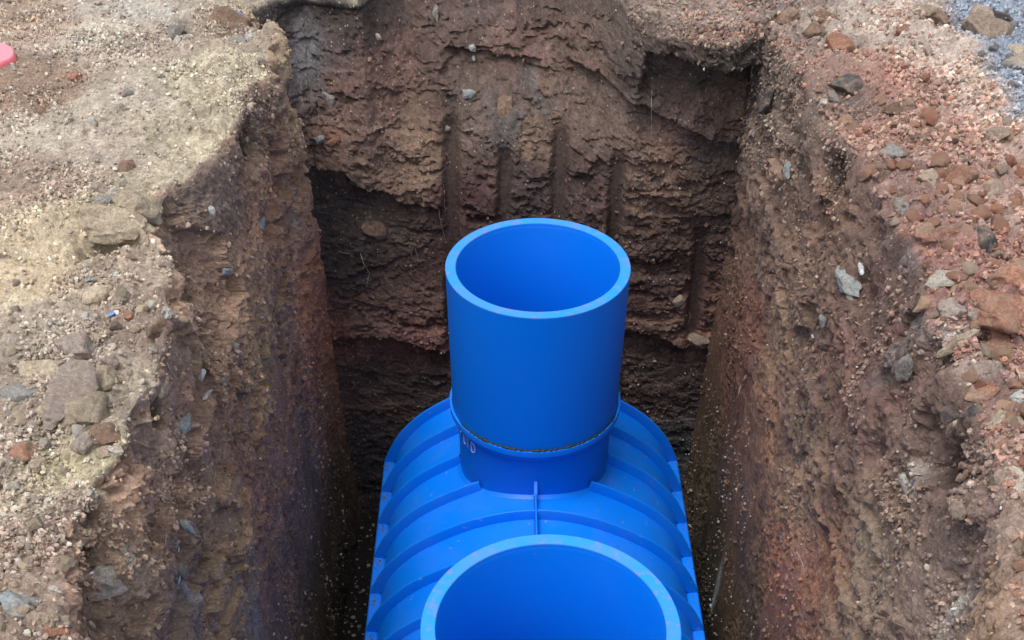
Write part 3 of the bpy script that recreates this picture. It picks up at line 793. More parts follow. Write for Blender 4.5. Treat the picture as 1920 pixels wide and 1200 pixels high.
def rock_shape(sub, seed, facets=7, rough=.10, scale=(1, 1, 1)):
    rg = np.random.default_rng(seed)
    v, f = ICO[sub]; v = v.copy()
    for _ in range(facets):                       # chop flat faces off a ball
        n = rg.normal(size=3); n /= np.linalg.norm(n); d = rg.uniform(.45, .85)
        s = v @ n; ex = np.clip(s - d, 0, None); v -= ex[:, None] * n * .92
    if rough:
        q = (v * 1.0).astype(np.float32) + seed * 3.7
        v *= (1 + rough * fbm(q, 1.8, 3, seed % 50, .6) * 1.2)[:, None]
    return v * np.array(scale), f
def rock_mesh(name, sub, seed, mat, facets=7, rough=.10, scale=(1, 1, 1), smooth=False):
    v, f = rock_shape(sub, seed, facets, rough, scale)
    me = bpy.data.meshes.new(name); me.from_pydata([tuple(p) for p in v], [], f); me.materials.append(mat)
    if smooth: me.polygons.foreach_set('use_smooth', [True] * len(me.polygons))
    me.update()
    if smooth: me.set_sharp_from_angle(angle=math.radians(38))
    return me
def frame_of(n, spin, tilt=0):
    n = Vector(n); q = n.to_track_quat('Z', 'Y')
    return q.to_matrix().to_4x4() @ Matrix.Rotation(spin, 4, 'Z') @ Matrix.Rotation(tilt, 4, 'X')
def pick(u, v):
    d = (su[vis_idx] - u) ** 2 + (sv_[vis_idx] - v) ** 2
    c = vis_idx[d < 36]
    if len(c) == 0: c = vis_idx[[d.argmin()]]
    # nearest layer towards the camera
    return c[sdp[c].argmin()]
occupied = []
def hero(name, u, v, wpx, hpx, mat, label, cat='stone', seed=None, sub=3, facets=9, rough=.22, sink=.35, spin=None, flat=.6, ang=0.0, group=None):
    """a stone at its place: wpx wide, hpx high in the photograph"""
    k = pick(u, v); p = Vector(pos[k]); n = Vector(nv[k]).lerp(Vector(nrm[k]), .6).normalized()
    mpp = sdp[k] / F
    view = (p - Vector(CAM)).normalized()
    # axes: a across the picture, b up the picture along the surface
    right_ = Vector((1, 0, 0)); a = (right_ - n * right_.dot(n)).normalized() if abs(right_.dot(n)) < .9 else Vector((0, 1, 0)) - n * n.y
    a.normalize(); b = n.cross(a)
    fa = max(.35, math.sqrt(max(.01, 1 - a.dot(view) ** 2))); fb = max(.5, math.sqrt(max(.01, 1 - b.dot(view) ** 2)))
    sx = wpx * mpp / 2 / fa; sy = hpx * mpp / 2 / fb; sz = min(sx, sy) * flat * 1.15
    if name == 'crust': flat, rough = .35, .34
    BS = 1.45 if name == 'boulder' else 1.28
    me = rock_mesh(name, sub, seed if seed is not None else int(u * 7 + v), mat, facets, rough, (sx * BS, sy * BS, sz * BS), True)
    o = bpy.data.objects.new(name, me); COL.objects.link(o)
    R3 = Matrix((a, b, n)).transposed()
    o.matrix_world = Matrix.Translation(p - n * sz * sink * .5) @ R3.to_4x4() @ Matrix.Rotation(ang, 4, 'Z')
    tag(o, label, cat, group)
    occupied.append((u, v, max(wpx, hpx) / 2))
    return o
H = [
 # left ground
 ('clod', 430, 42, 60, 40, 'brown', 'dark brown clod with a blue scrap beside it, at the back left edge'),
 ('stone', 328, 54, 28, 22, 'grey', 'grey brown stone on the back left ground beside two white pebbles'),
 ('pebble', 332, 70, 16, 12, 'pale', 'small pale pebble just in front of the grey stone on the back left ground'),
 ('pebble', 467, 68, 15, 11, 'white', 'white pebble beside the flat grey stone near the back left corner'),
 ('stone', 448, 74, 30, 18, 'grey', 'flat grey stone behind the white pebble near the back left corner'),
 ('clod', 240, 312, 26, 40, 'brown', 'upright dark brown clod alone on the pale left ground'),
 ('stone', 195, 371, 26, 18, 'grey', 'pale grey angular stone on the left ground above the overhanging crust'),
 ('stone', 188, 350, 26, 18, 'mauve', 'mauve brown stone next to the pale grey angular stone on the left ground'),
 ('pebble', 214, 355, 16, 12, 'pale', 'round pale pebble touching the pale grey angular stone on the left ground'),
 ('pebble', 153, 183, 18, 11, 'pale', 'oval pale pebble among grit on the upper left ground'),
 ('stone', 237, 171, 18, 12, 'bluegrey', 'greenish grey stone in the middle of the upper left ground'),
 ('stone', 77, 206, 24, 14, 'brown', 'dark brown flat stone on the far left ground'),
 ('clod', 144, 140, 20, 14, 'red', 'reddish brown clod on the upper left ground'),
 ('clod', 178, 545, 46, 34, 'buff', 'blocky buff clod with a grey top next to the blue fleck, left bank'),
 ('pebble', 159, 592, 18, 16, 'white', 'white angular pebble left of the blue fragment on the left bank'),
 ('pebble', 219, 511, 12, 10, 'white', 'small white pebble right above the blocky buff clod'),
 ('brick_fragment', 241, 590, 22, 22, 'rust', 'red brick crumb on the left bank beside the blue fragment'),
 ('stone', 293, 611, 34, 26, 'brown', 'brown angular stone at the edge of the left bank below the brick crumb'),
 ('stone', 315, 586, 15, 18, 'white', 'white chip at the lip of the left bank'),
 ('boulder', 122, 738, 84, 88, 'mauve', 'largest mauve grey boulder with sharp faces on the left bank'),
 ('boulder', 170, 772, 72, 52, 'buff', 'buff slab leaning against the largest mauve grey boulder'),
 ('boulder', 35, 738, 60, 36, 'grey', 'grey crusted slab left of the largest mauve grey boulder'),
 ('boulder', 75, 690, 90, 34, 'buff', 'long buff crust of soil behind the largest mauve grey boulder'),
 ('boulder', 150, 655, 64, 38, 'mauve', 'weathered mauve lump above the long buff crust, left bank'),
 ('clod', 185, 706, 62, 34, 'buff', 'pale buff clod right of the largest mauve grey boulder'),
 ('stone', 208, 676, 30, 26, 'mauve', 'small mauve stone above the pale buff clod'),
 ('stone', 315, 728, 34, 20, 'buff', 'flat buff stone on the very lip of the left bank'),
 ('stone', 160, 828, 40, 34, 'mauve', 'mauve grey lump in front of the leaning buff slab'),
 ('clod', 200, 815, 44, 40, 'brown', 'brown clod with pitted faces on the left bank lip'),
 ('stone', 218, 846, 32, 16, 'pale', 'pale long stone lying in front of the pitted brown clod'),
 ('stone', 190, 846, 26, 18, 'buff', 'buff stone touching the pale long stone'),
 ('clod', 45, 840, 46, 34, 'red', 'reddish lumpy clod at the left margin of the photo'),
 ('clod', 80, 868, 28, 26, 'buff', 'buff crumbly clod right of the reddish lumpy clod'),
 ('pebble', 70, 936, 18, 16, 'pale', 'pale round pebble on the yellow sand patch, lower left'),
 ('stone', 198, 938, 52, 22, 'buff', 'thin overhanging buff slab with a dark hollow below'),
 ('stone', 42, 1132, 58, 46, 'paleblue', 'smooth flat blue grey stone on the lower left ground'),
 ('pebble', 110, 1105, 24, 14, 'pale', 'pale pebble right of the flat blue grey stone'),
 ('pebble', 72, 1090, 16, 12, 'pale', 'small pale pebble behind the flat blue grey stone'),
 ('pebble', 92, 1158, 26, 16, 'buff', 'buff pebble in front of the flat blue grey stone'),
 ('clod', 115, 1188, 44, 22, 'rust', 'rust red clod at the bottom edge of the photo, left'),
 ('stone', 40, 1056, 26, 18, 'buff', 'buff stone behind the small pale pebble, lower left'),
 ('crust', 195, 420, 120, 44, 'buff', 'thick buff crust of ground jutting over a black hollow on the left bank', .25),
 ('crust', 260, 392, 90, 40, 'buff', 'buff crust edge right behind the thick one, left bank', .35),
 # left wall
 ('boulder', 203, 1090, 62, 50, 'pale', 'rounded blue white boulder stuck in the left wall below a black hollow'),
 ('stone', 236, 1028, 20, 18, 'grey', 'grey stone above the rounded blue white boulder'),
 ('stone', 245, 1046, 18, 18, 'pale', 'pale chip on the right end of the black hollow, left wall'),
 ('stone', 346, 792, 30, 30, 'paleblue', 'square blue grey stone set in the left wall'),
 ('stone', 338, 812, 14, 18, 'paleblue', 'narrow grey splinter just below the square blue grey stone'),
 ('stone', 383, 706, 22, 8, 'white', 'white flat chip in the left wall above the long white one'),
 ('stone', 386, 736, 8, 26, 'white', 'long upright white chip in the left wall'),
 ('stone', 425, 716, 24, 12, 'grey', 'grey tilted flake right of the white chips in the left wall'),
 ('stone', 403, 400, 8, 18, 'white', 'upright white chip high on the left wall'),
 ('stone', 495, 424, 12, 20, 'paleblue', 'thin grey flake high on the left wall near the back'),
 ('stone', 428, 513, 18, 14, 'paleblue', 'grey blue square flake in the upper left wall'),
 ('stone', 445, 660, 10, 26, 'grey', 'slim grey streaked stone in the middle of the left wall'),
 ('stone', 355, 985, 14, 34, 'paleblue', 'upright grey stone in the lower left wall above the blue ribbon'),
 ('stone', 347, 1070, 16, 26, 'grey', 'grey stone right beside the blue ribbon in the left wall'),
 # back wall
 ('stone', 880, 177, 22, 16, 'paleblue', 'squared green grey stone in a crack of the back wall'),
 ('stone', 614, 188, 22, 26, 'grey', 'triangular grey stone high in the left part of the back wall'),
 ('stone', 712, 74, 10, 10, 'pale', 'round pale stone high in the back wall, left of the white crumbs'),
 ('clod', 950, 205, 28, 42, 'brown', 'lumpy brown clod sticking out in the middle of the back wall'),
 ('stone', 884, 92, 13, 12, 'white', 'bright white crumb in the upper middle of the back wall'),
 ('stone', 888, 115, 7, 7, 'white', 'tiny white crumb just below the bright white crumb, back wall'),
 ('stone', 822, 28, 14, 22, 'bluegrey', 'bluish grey stone close to the top of the back wall'),
 ('stone', 595, 266, 18, 14, 'paleblue', 'bluish flake left of the rusty patch in the back wall'),
 ('clod', 620, 270, 22, 16, 'rust', 'rusty orange patch of soil in the upper left back wall'),
 ('clod', 693, 437, 44, 26, 'brown', 'flat brown lump under the overhang at the left of the back wall'),
 ('stone', 1436, 190, 28, 30, 'dark', 'round dark stone in the right back corner of the pit'),
 ('stone', 842, 242, 12, 10, 'bluegrey', 'small blue grey stone at the top of the first tooth mark'),
 ('clod', 1230, 18, 30, 20, 'tan', 'rounded tan lump on top of the back edge'),
 ('clod', 1275, 562, 22, 20, 'tan', 'pointed tan clod low in the right half of the back wall'),
 ('clod', 1300, 640, 50, 26, 'tan', 'tan lump where the curved tooth mark ends, right half of the back wall'),
 # right wall and bank
 ('stone', 1471, 315, 22, 16, 'paleblue', 'rounded pale green stone under a small ledge on the right wall'),
 ('stone', 1588, 530, 54, 32, 'paleblue', 'big blue grey blocky stone sticking out of the right wall'),
 ('stone', 1594, 553, 22, 12, 'pale', 'pale flake right below the big blue grey blocky stone'),
 ('stone', 1608, 503, 20, 10, 'white', 'white splinter right above the big blue grey blocky stone'),
 ('stone', 1537, 608, 11, 16, 'paleblue', 'light blue chip alone in the right wall'),
 ('stone', 1694, 690, 26, 34, 'grey', 'upright grey stone near the top of the right wall'),
 ('stone', 1692, 664, 22, 20, 'dark', 'dark stone just above the upright grey stone, right wall'),
 ('stone', 1792, 946, 30, 36, 'tan', 'smooth pinkish stone in the upper right wall beside the black hollow'),
 ('stone', 1690, 905, 28, 20, 'pale', 'whitish crusted stone left of the black hollow, right wall'),
 ('stone', 1560, 180, 14, 26, 'grey', 'tall pale grey stone on the right shoulder near the back'),
 ('stone', 1538, 190, 16, 11, 'pale', 'oval pale pebble left of the tall pale grey stone'),
 ('clod', 1588, 155, 50, 28, 'dark', 'dark grey lump above the tall pale grey stone'),
 ('clod', 1573, 82, 46, 26, 'rust', 'bright rust red clod on the right bank near the back'),
 ('clod', 1480, 28, 40, 22, 'brown', 'brown clod at the back right corner, left of the dark crumbly one'),
 ('clod', 1545, 30, 40, 24, 'brown', 'brown clod at the back right edge behind the rust red clod'),
 ('clod', 1525, 56, 34, 26, 'brown', 'dark crumbly clod left of the rust red clod'),
 ('boulder', 1855, 58, 62, 46, 'tan', 'largest grey brown boulder on the blue gravel'),
 ('boulder', 1832, 28, 34, 34, 'tan', 'grey brown boulder behind the largest one on the blue gravel'),
 ('boulder', 1882, 34, 32, 18, 'dark', 'dark low rock behind the largest boulder on the blue gravel'),
 ('boulder', 1903, 95, 26, 18, 'buff', 'buff stone near the right margin on the blue gravel'),
 ('boulder', 1908, 118, 36, 24, 'mauve', 'brown stone in front of the buff stone on the blue gravel'),
 ('clod', 1740, 28, 46, 28, 'tan', 'tan clod at the edge of the blue gravel'),
 ('clod', 1765, 38, 30, 24, 'brown', 'brown clod between the tan clod and the blue gravel'),
 ('stone', 1793, 336, 54, 42, 'red', 'big rounded pinkish red stone on the right bank'),
 ('stone', 1740, 330, 36, 26, 'tan', 'tan stone left of the big pinkish red stone'),
 ('stone', 1770, 318, 28, 18, 'tan', 'small tan stone behind the big pinkish red stone'),
 ('stone', 1685, 384, 24, 24, 'grey', 'smooth bluish grey stone at the lip of the right bank'),
 ('stone', 1686, 285, 34, 22, 'grey', 'grey pebble with a white spot on the right bank shoulder'),
 ('stone', 1660, 285, 22, 18, 'mauve', 'mauve stone left of the grey pebble with a white spot'),
 ('stone', 1862, 350, 38, 28, 'tan', 'tan angular stone right of the big pinkish red stone'),
 ('stone', 1905, 372, 36, 28, 'rust', 'reddish stone at the right margin beside the tan angular stone'),
 ('clod', 1690, 200, 62, 18, 'brown', 'long brown slab on the right bank near the back'),
 ('clod', 1850, 255, 66, 34, 'tan', 'wide tan lump on the right bank below the gravel'),
 ('clod', 1737, 432, 36, 28, 'red', 'rounded reddish clod at the lip of the right bank'),
 ('clod', 1850, 455, 34, 52, 'dark', 'dark brown block standing between red clods, right bank'),
 ('clod', 1778, 436, 40, 26, 'red', 'flat reddish clod right of the rounded one at the lip'),
 ('stone', 1768, 520, 54, 24, 'pale', 'flat cream stone on the right bank lip'),
 ('stone', 1786, 578, 46, 34, 'mauve', 'mauve block below the flat cream stone'),
 ('stone', 1836, 586, 26, 20, 'mauve', 'small mauve stone beside the long red slab'),
 ('boulder', 1880, 572, 92, 52, 'red', 'long tilted red slab, largest piece on the right bank', -.55),
 ('boulder', 1895, 512, 56, 34, 'red', 'red clod behind the long tilted slab at the right margin', 0),
 ('boulder', 1890, 655, 58, 46, 'red', 'rounded red clod in front of the long tilted slab'),
 ('clod', 1808, 530, 32, 26, 'red', 'red clod between the cream stone and the long tilted slab'),
 ('stone', 1908, 738, 24, 16, 'white', 'white stone at the right margin'),
 ('stone', 1778, 776, 30, 24, 'dark', 'charcoal stone in the broken edge of the right bank'),
 ('stone', 1818, 768, 34, 18, 'dark', 'dark slate right of the charcoal stone'),
 ('boulder', 1911, 888, 34, 78, 'pale', 'tall cream block cut by the right edge of the photo'),
 ('clod', 1865, 905, 34, 40, 'tan', 'crumbly tan clod left of the tall cream block'),
 ('clod', 1845, 735, 50, 22, 'red', 'flat red clod above the dark slate'),
 ('clod', 1876, 828, 40, 26, 'tan', 'pinkish clod behind the crumbly tan clod'),
 ('clod', 1880, 785, 60, 26, 'buff', 'long buff clod between the flat red clod and the pinkish clod'),
 ('clod', 1795, 640, 66, 24, 'buff', 'chalky white crust on the right bank lip'),
]
for h in H:
    nm, u, v, w_, h_, mt, lb = h[:7]
    hero(nm, u, v, w_, h_, RM[mt], lb, {'brick_fragment': 'brick'}.get(nm, nm), ang=h[7] if len(h) > 7 else 0.0, sink=.5 if v > 0 else .3)

# ------------------------------------------------------------------ countable pebbles and clods (the largest few hundred), then grit
tri_w = np.repeat(1.0, 1)
def scatter(n, region, smin, smax, seed, power=2.2, weight=None):
    """vertices of the skin inside region, one per stone"""
    rg = np.random.default_rng(seed)
    c = vis_idx[region[vis_idx]]
    # vertices crowd at the lip and the corners: even out by area
    area = np.linalg.norm(np.cross(dr.reshape(-1, 3)[c], dc.reshape(-1, 3)[c]), axis=1)
    p_ = area * (sdp[c] ** -1.0)
    if weight is not None: p_ = p_ * weight[c]
    p_ /= p_.sum()
    k = rg.choice(c, n, p=p_)
    s = smin + (smax - smin) * rg.random(n) ** power
    return k, s, rg
Rg_left = (isg > .6) & (bx < -.6) & ~trk
Rg_right = (isg > .6) & (bx > .7) & ~trk
Rg_trk = trk
Rg_back = (isg > .6) & (side == 1) & ~trk & (bx > -.8) & (bx < .9)
CUT = [' with', ' beside', ' next', ' at ', ' on ', ' in ', ' left', ' right', ' above', ' below', ' alone', ' among', ' touching', ' standing', ' lying', ' stuck', ' set', ' near',
       ' behind', ' between', ' leaning', ' just', ' sticking', ' cut', ' where', ' under', ' high', ' low', ' close', ' out', ',', ' along']
def short(t):
    e = min([t.find(c) for c in CUT if t.find(c) > 0] + [len(t)]); return t[:e]
from collections import Counter, defaultdict
cnt_ = Counter(short(h[6]) for h in H)
MARKS = [(h[1], h[2], short(h[6])) for h in H if cnt_[short(h[6])] == 1 and 2 < len(short(h[6]).split()) < 7]
WORD = {'pale': 'pale', 'buff': 'buff', 'mauve': 'mauve', 'grey': 'grey', 'tan': 'tan', 'red': 'reddish', 'brown': 'brown', 'rust': 'rust red', 'pink': 'pinkish', 'paleblue': 'pale blue', 'bluegrey': 'blue grey', 'dark': 'dark', 'white': 'white'}
ORD = ['', 'second ', 'third ', 'fourth ', 'fifth ', 'sixth ', 'seventh ', 'eighth ', 'ninth ', 'tenth ', 'eleventh ', 'twelfth ', 'thirteenth ', 'fourteenth ', 'fifteenth ', 'sixteenth ', 'seventeenth ', 'eighteenth ', 'nineteenth ', 'twentieth ']
def individuals(name, n, region, smin, smax, mats, noun, marks_in, group, cat, seed, protos=8, smooth=False, facets=6, power=2.0, weight=None):
    ms = {}; recs = []
    k, s, rg = scatter(n, region, smin, smax, seed, power, weight)
    marks = [m for m in MARKS if marks_in(m[0], m[1])]
    for j in range(n):
        mt = mats[int(rg.integers(len(mats)))]; pr = int(rg.integers(protos))
        if (mt, pr) not in ms:
            ms[(mt, pr)] = rock_mesh(name, 1, seed * 31 + pr, RM[mt], facets, .30, (1, rg.uniform(.65, 1), rg.uniform(.5, .8)), smooth)
        o = bpy.data.objects.new(name, ms[(mt, pr)]); COL.objects.link(o)
        n_ = (Vector(nv[k[j]]) * .5 + Vector(nrm[k[j]]) * .5).normalized()
        o.matrix_world = Matrix.Translation(Vector(pos[k[j]]) + n_ * float(s[j]) * .15) @ frame_of(n_, rg.uniform(0, 6.28), rg.uniform(-.3, .3)) @ Matrix.Scale(float(s[j]), 4)
        u, v = su[k[j]], sv_[k[j]]
        m = min(marks, key=lambda m: (m[0] - u) ** 2 + (m[1] - v) ** 2)
        dx, dy = u - m[0], v - m[1]
        d = ('to the left of' if dx < 0 else 'to the right of') if abs(dx) > abs(dy) else ('behind' if dy < 0 else 'in front of')
        recs.append((o, (WORD[mt], d, m[2]), dx * dx + dy * dy))
    by_key = defaultdict(list)
    for o, key, d2 in recs: by_key[key].append((d2, o))
    for (cw, d, mk), lst in by_key.items():
        lst.sort(key=lambda t: t[0])
        for i, (d2, o) in enumerate(lst):
            o_txt = '' if len(lst) == 1 else (('nearest ' if i == 0 else ORD[min(i, 19)] + 'nearest '))
            tag(o, f"{o_txt} {cw} {noun} {d} the {mk}".replace('to the ', '').replace(' a rounded ', ' '), cat, group)
wl_l = sst(300, 760, sv_) * .85 + .15
individuals('pebble', 285, Rg_left, .007, .026, ['pale', 'pale', 'buff', 'buff', 'mauve', 'pale', 'tan', 'buff'], 'pebble', lambda u, v: u < 330,
            'pebbles on the left ground', 'pebble', 201, facets=9, power=2.0, weight=wl_l)
individuals('clod', 290, Rg_right, .011, .040, ['red', 'red', 'pink', 'pink', 'red', 'tan', 'rust', 'pink', 'red'], 'clod', lambda u, v: u > 1680 and not (u > 1815 and v < 130),
            'clods on the right bank', 'clod', 202, power=1.9, protos=14, facets=13, weight=sst(60, 420, sv_) * .8 + .2)
individuals('gravel_stone', 60, Rg_trk, .010, .028, ['bluegrey', 'grey', 'grey', 'bluegrey'], 'stone', lambda u, v: u > 1815 and v < 130,
            'loose stones on the gravel', 'stone', 203)
individuals('crumb', 46, Rg_back, .006, .02, ['tan', 'brown', 'buff'], 'crumb', lambda u, v: v < 100 and 800 < u < 1600,
            'crumbs behind the pit', 'clod', 204)

def grit(name, n, region, smin, smax, palette, seed, label, cat, lift=.2, power=2.5):
    k, s, rg = scatter(n, region, smin, smax, seed, power, GW)
    v0, f0 = ICO[0]; f0 = np.array(f0)
    base_n = nrm[k] * .6 + nv[k] * .4
    base_n /= np.linalg.norm(base_n, axis=1)[:, None]
    jit = 1 + .28 * rg.normal(size=(n, 12, 1)).clip(-1.5, 1.5)
    an = np.stack([np.ones(n), rg.uniform(.6, 1, n), rg.uniform(.45, .9, n)], -1)
    P = v0[None] * jit * an[:, None, :]
    # random rotation
    q = rg.normal(size=(n, 4)); q /= np.linalg.norm(q, axis=1)[:, None]
    w, x, y, z = q.T
    Rm = np.stack([np.stack([1 - 2 * (y * y + z * z), 2 * (x * y - z * w), 2 * (x * z + y * w)], -1),
                   np.stack([2 * (x * y + z * w), 1 - 2 * (x * x + z * z), 2 * (y * z - x * w)], -1),
                   np.stack([2 * (x * z - y * w), 2 * (y * z + x * w), 1 - 2 * (x * x + y * y)], -1)], -2)
    P = np.einsum('nij,nkj->nki', Rm, P) * s[:, None, None]
    off = rg.normal(size=(n, 3)) * .004
    P = P + (pos[k] + off + base_n * (s * lift)[:, None])[:, None, :]
    Fq = (f0[None] + (np.arange(n) * 12)[:, None, None]).reshape(-1, 3)
    pal = np.array([lin(*c) for c in palette]); own = colr[k] * 1.12
    ch = rg.integers(len(palette), size=n); mixw = rg.uniform(.0, .9, n)[:, None] ** 1.3
    cc = (own * (1 - mixw) + pal[ch] * mixw) * rg.uniform(.75, 1.25, n)[:, None]
    o = big_mesh(name, P.reshape(-1, 3), Fq, M_bits, np.repeat(np.clip(cc, .01, .8), 12, 0), 'stuff', smooth=False)
    tag(o, label, cat)
    return o
GW = .12 + sst(-.12, .22, fbm(base, 4.5, 3, 191))          # grit lies in drifts, dust between
grit('fine_gravel', 26000, Rg_left, .0020, .0095, [(222, 214, 200), (205, 194, 176), (160, 150, 142), (176, 156, 134)], 301, 'fine pale grit covering the ground left of the pit', 'gravel')
grit('crumbled_soil', 17000, Rg_right, .0025, .013, [(176, 120, 96), (160, 106, 86), (190, 160, 136), (140, 110, 96)], 302, 'crumbled reddish soil covering the bank right of the pit', 'soil')
grit('track_gravel', 5000, Rg_trk, .003, .010, [(158, 166, 178), (175, 178, 184), (128, 136, 148), (180, 170, 160)], 303, 'fine blue grey gravel of the track in the far right corner', 'gravel')
grit('back_crumbs', 3000, Rg_back, .003, .010, [(170, 150, 132), (150, 130, 112)], 304, 'fine crumbs on the ground behind the pit', 'soil')
wl = wall > .8
grit('wall_crumbs', 8000, wl & (bz > -2.4) & (side != 3), .003, .013, [(110, 92, 80), (128, 104, 88), (90, 76, 68)], 305, 'crumbs of soil clinging to the cut pit walls', 'soil', lift=.0)
grit('shoulder_grit', 9000, (wall > .2) & (bz > -.42) & ((side == 0) | (side == 2)), .0025, .011, [(190, 176, 156), (170, 150, 132), (160, 126, 108)], 308, 'loose grit and crumbs on the broken shoulders of the pit', 'soil', lift=.1)
grit('white_flecks', 1500, wl & (side != 3), .0018, .0075, [(225, 225, 220), (205, 205, 200)], 306, 'scattered white flecks of stone in the pit walls', 'stone chips', lift=.3, power=4)
deep = wl & (bz < -1.35) & (side != 3)
grit('deep_flecks', 1600, deep, .0025, .0085, [(215, 215, 210), (190, 190, 190)], 307, 'small pale flecks in the dark lower part of the pit walls', 'stone chips', lift=.3, power=3)

rgf = np.random.default_rng(400); nf_ = 2600
fv, ff = [], []
v0, f0 = ICO[0]
for q in range(nf_):
    x = rgf.uniform(XL, XR); y = rgf.uniform(2.6, YB)
    if abs(x - .1) < .70 and y < 4.0: continue
    s_ = .003 + .012 * rgf.random() ** 2.5; b0 = len(fv)
    zz_ = ZF + .04 + .02 * rgf.random()
    for p in v0: fv.append((x + p[0] * s_ * rgf.uniform(.7, 1.2), y + p[1] * s_ * rgf.uniform(.7, 1.2), zz_ + p[2] * s_ * .7))
    for t in f0: ff.append((b0 + t[0], b0 + t[1], b0 + t[2]))
fv = np.array(fv, np.float32); fcol = np.repeat((lin(190, 185, 176) * rgf.uniform(.25, 1.1, (len(fv) // 12, 1))).astype(np.float32), 12, 0)
tag(big_mesh('floor_rubble', fv, np.array(ff), M_bits, fcol, 'stuff', smooth=False), 'crumbs and small stones on the dark floor of the pit', 'rubble')

# ------------------------------------------------------------------ roots
def tube(name, pts, rad, mat, label, cat, group=None):
    v_, f_ = [], []; n_ = len(pts); o3 = Vector(pts[0])
    for i, p in enumerate(pts):
        p = Vector(p) - o3
        d = (Vector(pts[min(i + 1, n_ - 1)]) - Vector(pts[max(i - 1, 0)])).normalized()
        a = d.orthogonal().normalized(); b = d.cross(a); r_ = rad * (1 - .75 * i / (n_ - 1))
        for s in range(5):
            t = 2 * math.pi * s / 5; v_.append(p + a * r_ * math.cos(t) + b * r_ * math.sin(t))
    for i in range(n_ - 1):
        for s in range(5):
            a, b = i * 5 + s, i * 5 + (s + 1) % 5; f_.append((a, b, b + 5, a + 5))
    o = mesh_obj(name, v_, f_, mat, None, True, o3); tag(o, label, cat, group); return o
ROOTS = [
 (((806, 385), (822, 396), (828, 420), (833, 450)), .0028, 'thick pale root hanging left of the first tooth mark'),
 (((676, 480), (682, 498), (690, 515), (690, 542)), .0024, 'long curved root on the smooth dark patch of the back wall'),
 (((838, 358), (838, 385), (839, 408)), .0018, 'thin straight root beside the first tooth mark'),
 (((783, 470), (787, 490), (790, 502)), .0014, 'short root above the reddish soil left of the riser'),
 (((774, 478), (776, 492), (779, 500)), .0012, 'faint short root left of the other short one, back wall'),
 (((1296, 588), (1295, 600), (1294, 612)), .0022, 'pale sliver of root in the curved tooth mark'),
 (((637, 475), (650, 478), (662, 482)), .0014, 'tiny root lying across the dark patch in the back wall'),
 (((788, 384), (792, 396), (796, 406)), .0018, 'short root dangling from the overhang of the back wall'),
 (((303, 980), (306, 992), (312, 998), (311, 1018)), .0024, 'white bent root in the left wall'),
 (((313, 888), (318, 897), (322, 910)), .0016, 'thin pale rootlet above the white bent root, left wall'),
 (((408, 878), (406, 900), (404, 925)), .0014, 'long straight rootlet in the middle of the left wall'),
 (((450, 925), (453, 935), (454, 943)), .0012, 'tiny pale rootlet low in the left wall'),
 (((312, 680), (322, 695), (334, 712)), .0026, 'pale stalk lying down the edge of the left bank'),
 (((540, 600), (552, 608), (551, 640), (546, 665)), .0012, 'thin looping rootlet in the back part of the left wall'),
 (((1385, 722), (1380, 738), (1376, 752)), .0026, 'white streak of root low in the right wall'),
 (((1491, 1030), (1500, 1055), (1506, 1078)), .0016, 'straight root across the red patch in the right wall'),
 (((1642, 650), (1643, 660)), .0022, 'short white splinter in the right wall'),
 (((1900, 690), (1908, 702), (1918, 714)), .0040, 'pale stick among the red clods at the right margin'),
 (((1218, 170), (1216, 200), (1219, 255)), .0014, 'hanging thread of root in the upper right back wall'),
 (((1583, 600), (1592, 596)), .0022, 'pale twig stub in the right wall beside the light blue chip'),
 (((1602, 608), (1614, 607)), .0018, 'short pale twig in the right wall right of the twig stub'),
]
for pts, rad, lb in ROOTS:
    ks = [pick(u, v) for u, v in pts]
    pp = [Vector(pos[k]) + Vector(nrm[k]) * rad * 1.5 for k in ks]
    fine_p = []
    for a, b in zip(pp[:-1], pp[1:]):
        for t in range(4): fine_p.append(a.lerp(b, t / 4) + Vector((random.uniform(-1, 1), random.uniform(-1, 1), random.uniform(-1, 1))) * rad * .6)
    fine_p.append(pp[-1])
    tube('root', fine_p, rad, M_root, lb, 'root')

# ------------------------------------------------------------------ scraps of plastic
def scrap(name, u, v, wpx, hpx, mat, label, cat, th=.002, ang=0, bend=.2):
    k = pick(u, v); p = Vector(pos[k]); n = Vector(nrm[k]); mpp = sdp[k] / F
    sx, sy = wpx * mpp / 2, hpx * mpp / 2
    v_, f_ = [], []; rg = random.Random(int(u * 3 + v))
    nn = 7
    for lay_ in (0, 1):
        for i in range(nn):
            for j in range(3):
                x = (i / (nn - 1) * 2 - 1); y = (j - 1)
                e = 1 - .25 * rg.random() if (i in (0, nn - 1) or j != 1) else 1
                v_.append((x * sx * e, y * sy * e * (1 - .35 * abs(x) ** 2), bend * sx * (math.sin(x * 3) * .5 + .3 * y * x) + lay_ * th + .2 * sx * rg.random()))
    def id_(l, i, j): return l * nn * 3 + i * 3 + j
    # keep both layers identical in relief
    for i in range(nn * 3): v_[nn * 3 + i] = (v_[i][0], v_[i][1], v_[i][2] + th)
    for i in range(nn - 1):
        for j in range(2):
            f_.append((id_(0, i, j), id_(0, i, j + 1), id_(0, i + 1, j + 1), id_(0, i + 1, j)))
            f_.append((id_(1, i, j), id_(1, i + 1, j), id_(1, i + 1, j + 1), id_(1, i, j + 1)))
    rim_ = [(i, 0) for i in range(nn)] + [(nn - 1, 1)] + [(i, 2) for i in range(nn - 1, -1, -1)] + [(0, 1)]
    for a, b in zip(rim_, rim_[1:] + rim_[:1]):
        f_.append((id_(0, *a), id_(0, *b), id_(1, *b), id_(1, *a)))
    o = mesh_obj(name, v_, f_, mat, None, True)
    o.matrix_world = Matrix.Translation(p + n * .004) @ frame_of(n, ang)
    tag(o, label, cat); return o
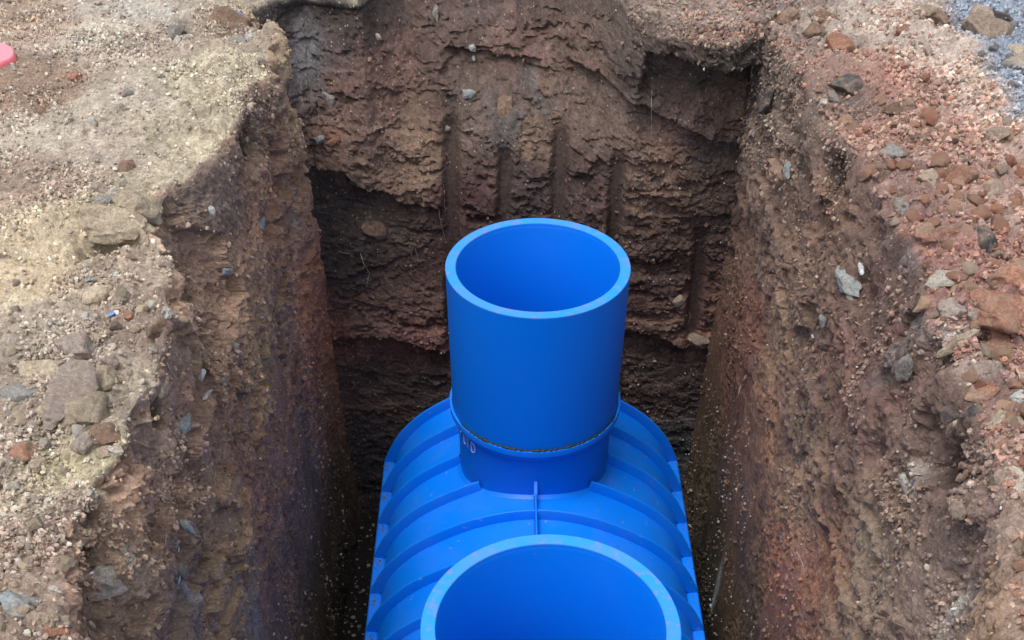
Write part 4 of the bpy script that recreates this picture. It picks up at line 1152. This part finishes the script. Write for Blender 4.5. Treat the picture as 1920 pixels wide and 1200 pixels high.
scrap('plastic_scrap', 449, 26, 16, 22, M_film, 'crumpled blue plastic scrap beside the dark clod at the back left edge', 'scrap', ang=.4)
scrap('plastic_scrap', 213, 587, 14, 9, M_film, 'bright blue fleck on the left bank beside the brick crumb', 'scrap', ang=.5)
scrap('plastic_scrap', 163, 524, 10, 8, M_film, 'small blue fleck behind the blocky buff clod on the left bank', 'scrap')
scrap('plastic_ribbon', 340, 1082, 8, 44, M_greyfilm, 'thin blue grey ribbon hanging in the left wall', 'ribbon', ang=math.pi / 2, bend=.1)
scrap('plastic_ribbon', 339, 1030, 8, 26, M_greyfilm, 'short blue grey ribbon end above the hanging one in the left wall', 'ribbon', ang=math.pi / 2, bend=.1)
scrap('plastic_scrap', 1349, 46, 14, 12, plain('black_scrap', (.02, .03, .05), .4), 'black blue scrap lying at the back edge of the pit, right', 'scrap')
# pink plastic corner lying at the left margin
cpt = on_z(np.array([-18.0]), np.array([108.0]))[0]
k = pick(2, 110); zc_ = float(pos[k][2])
ang_n = 40; v_ = []
pb = [(-70, 74), (-30, 78), (4, 84), (16, 88), (25, 94), (28, 101), (26, 109), (18, 115), (6, 120), (-4, 126), (-40, 140), (-80, 150)]
pw = on_z(np.array([p[0] for p in pb], float), np.array([p[1] for p in pb], float), zc_ + .008)
n_ = len(pw); cen = pw.mean(0)
for lay_, (dz, sh) in enumerate(((-.03, 1.0), (0, 1.0), (.006, .985), (.009, .95))):
    for p in pw: v_.append((cen[0] + (p[0] - cen[0]) * sh, cen[1] + (p[1] - cen[1]) * sh, p[2] + dz))
f_ = []
for l in range(3):
    for i in range(n_): f_.append((l * n_ + i, l * n_ + (i + 1) % n_, (l + 1) * n_ + (i + 1) % n_, (l + 1) * n_ + i))
f_.append(tuple(3 * n_ + i for i in range(n_)))
f_.append(tuple(reversed(range(n_))))
pk = mesh_obj('pink_board', v_, f_, M_pink, None, True); sharp(pk, 40)
tag(pk, 'pink plastic piece with a rounded corner lying at the left margin', 'plastic sheet')
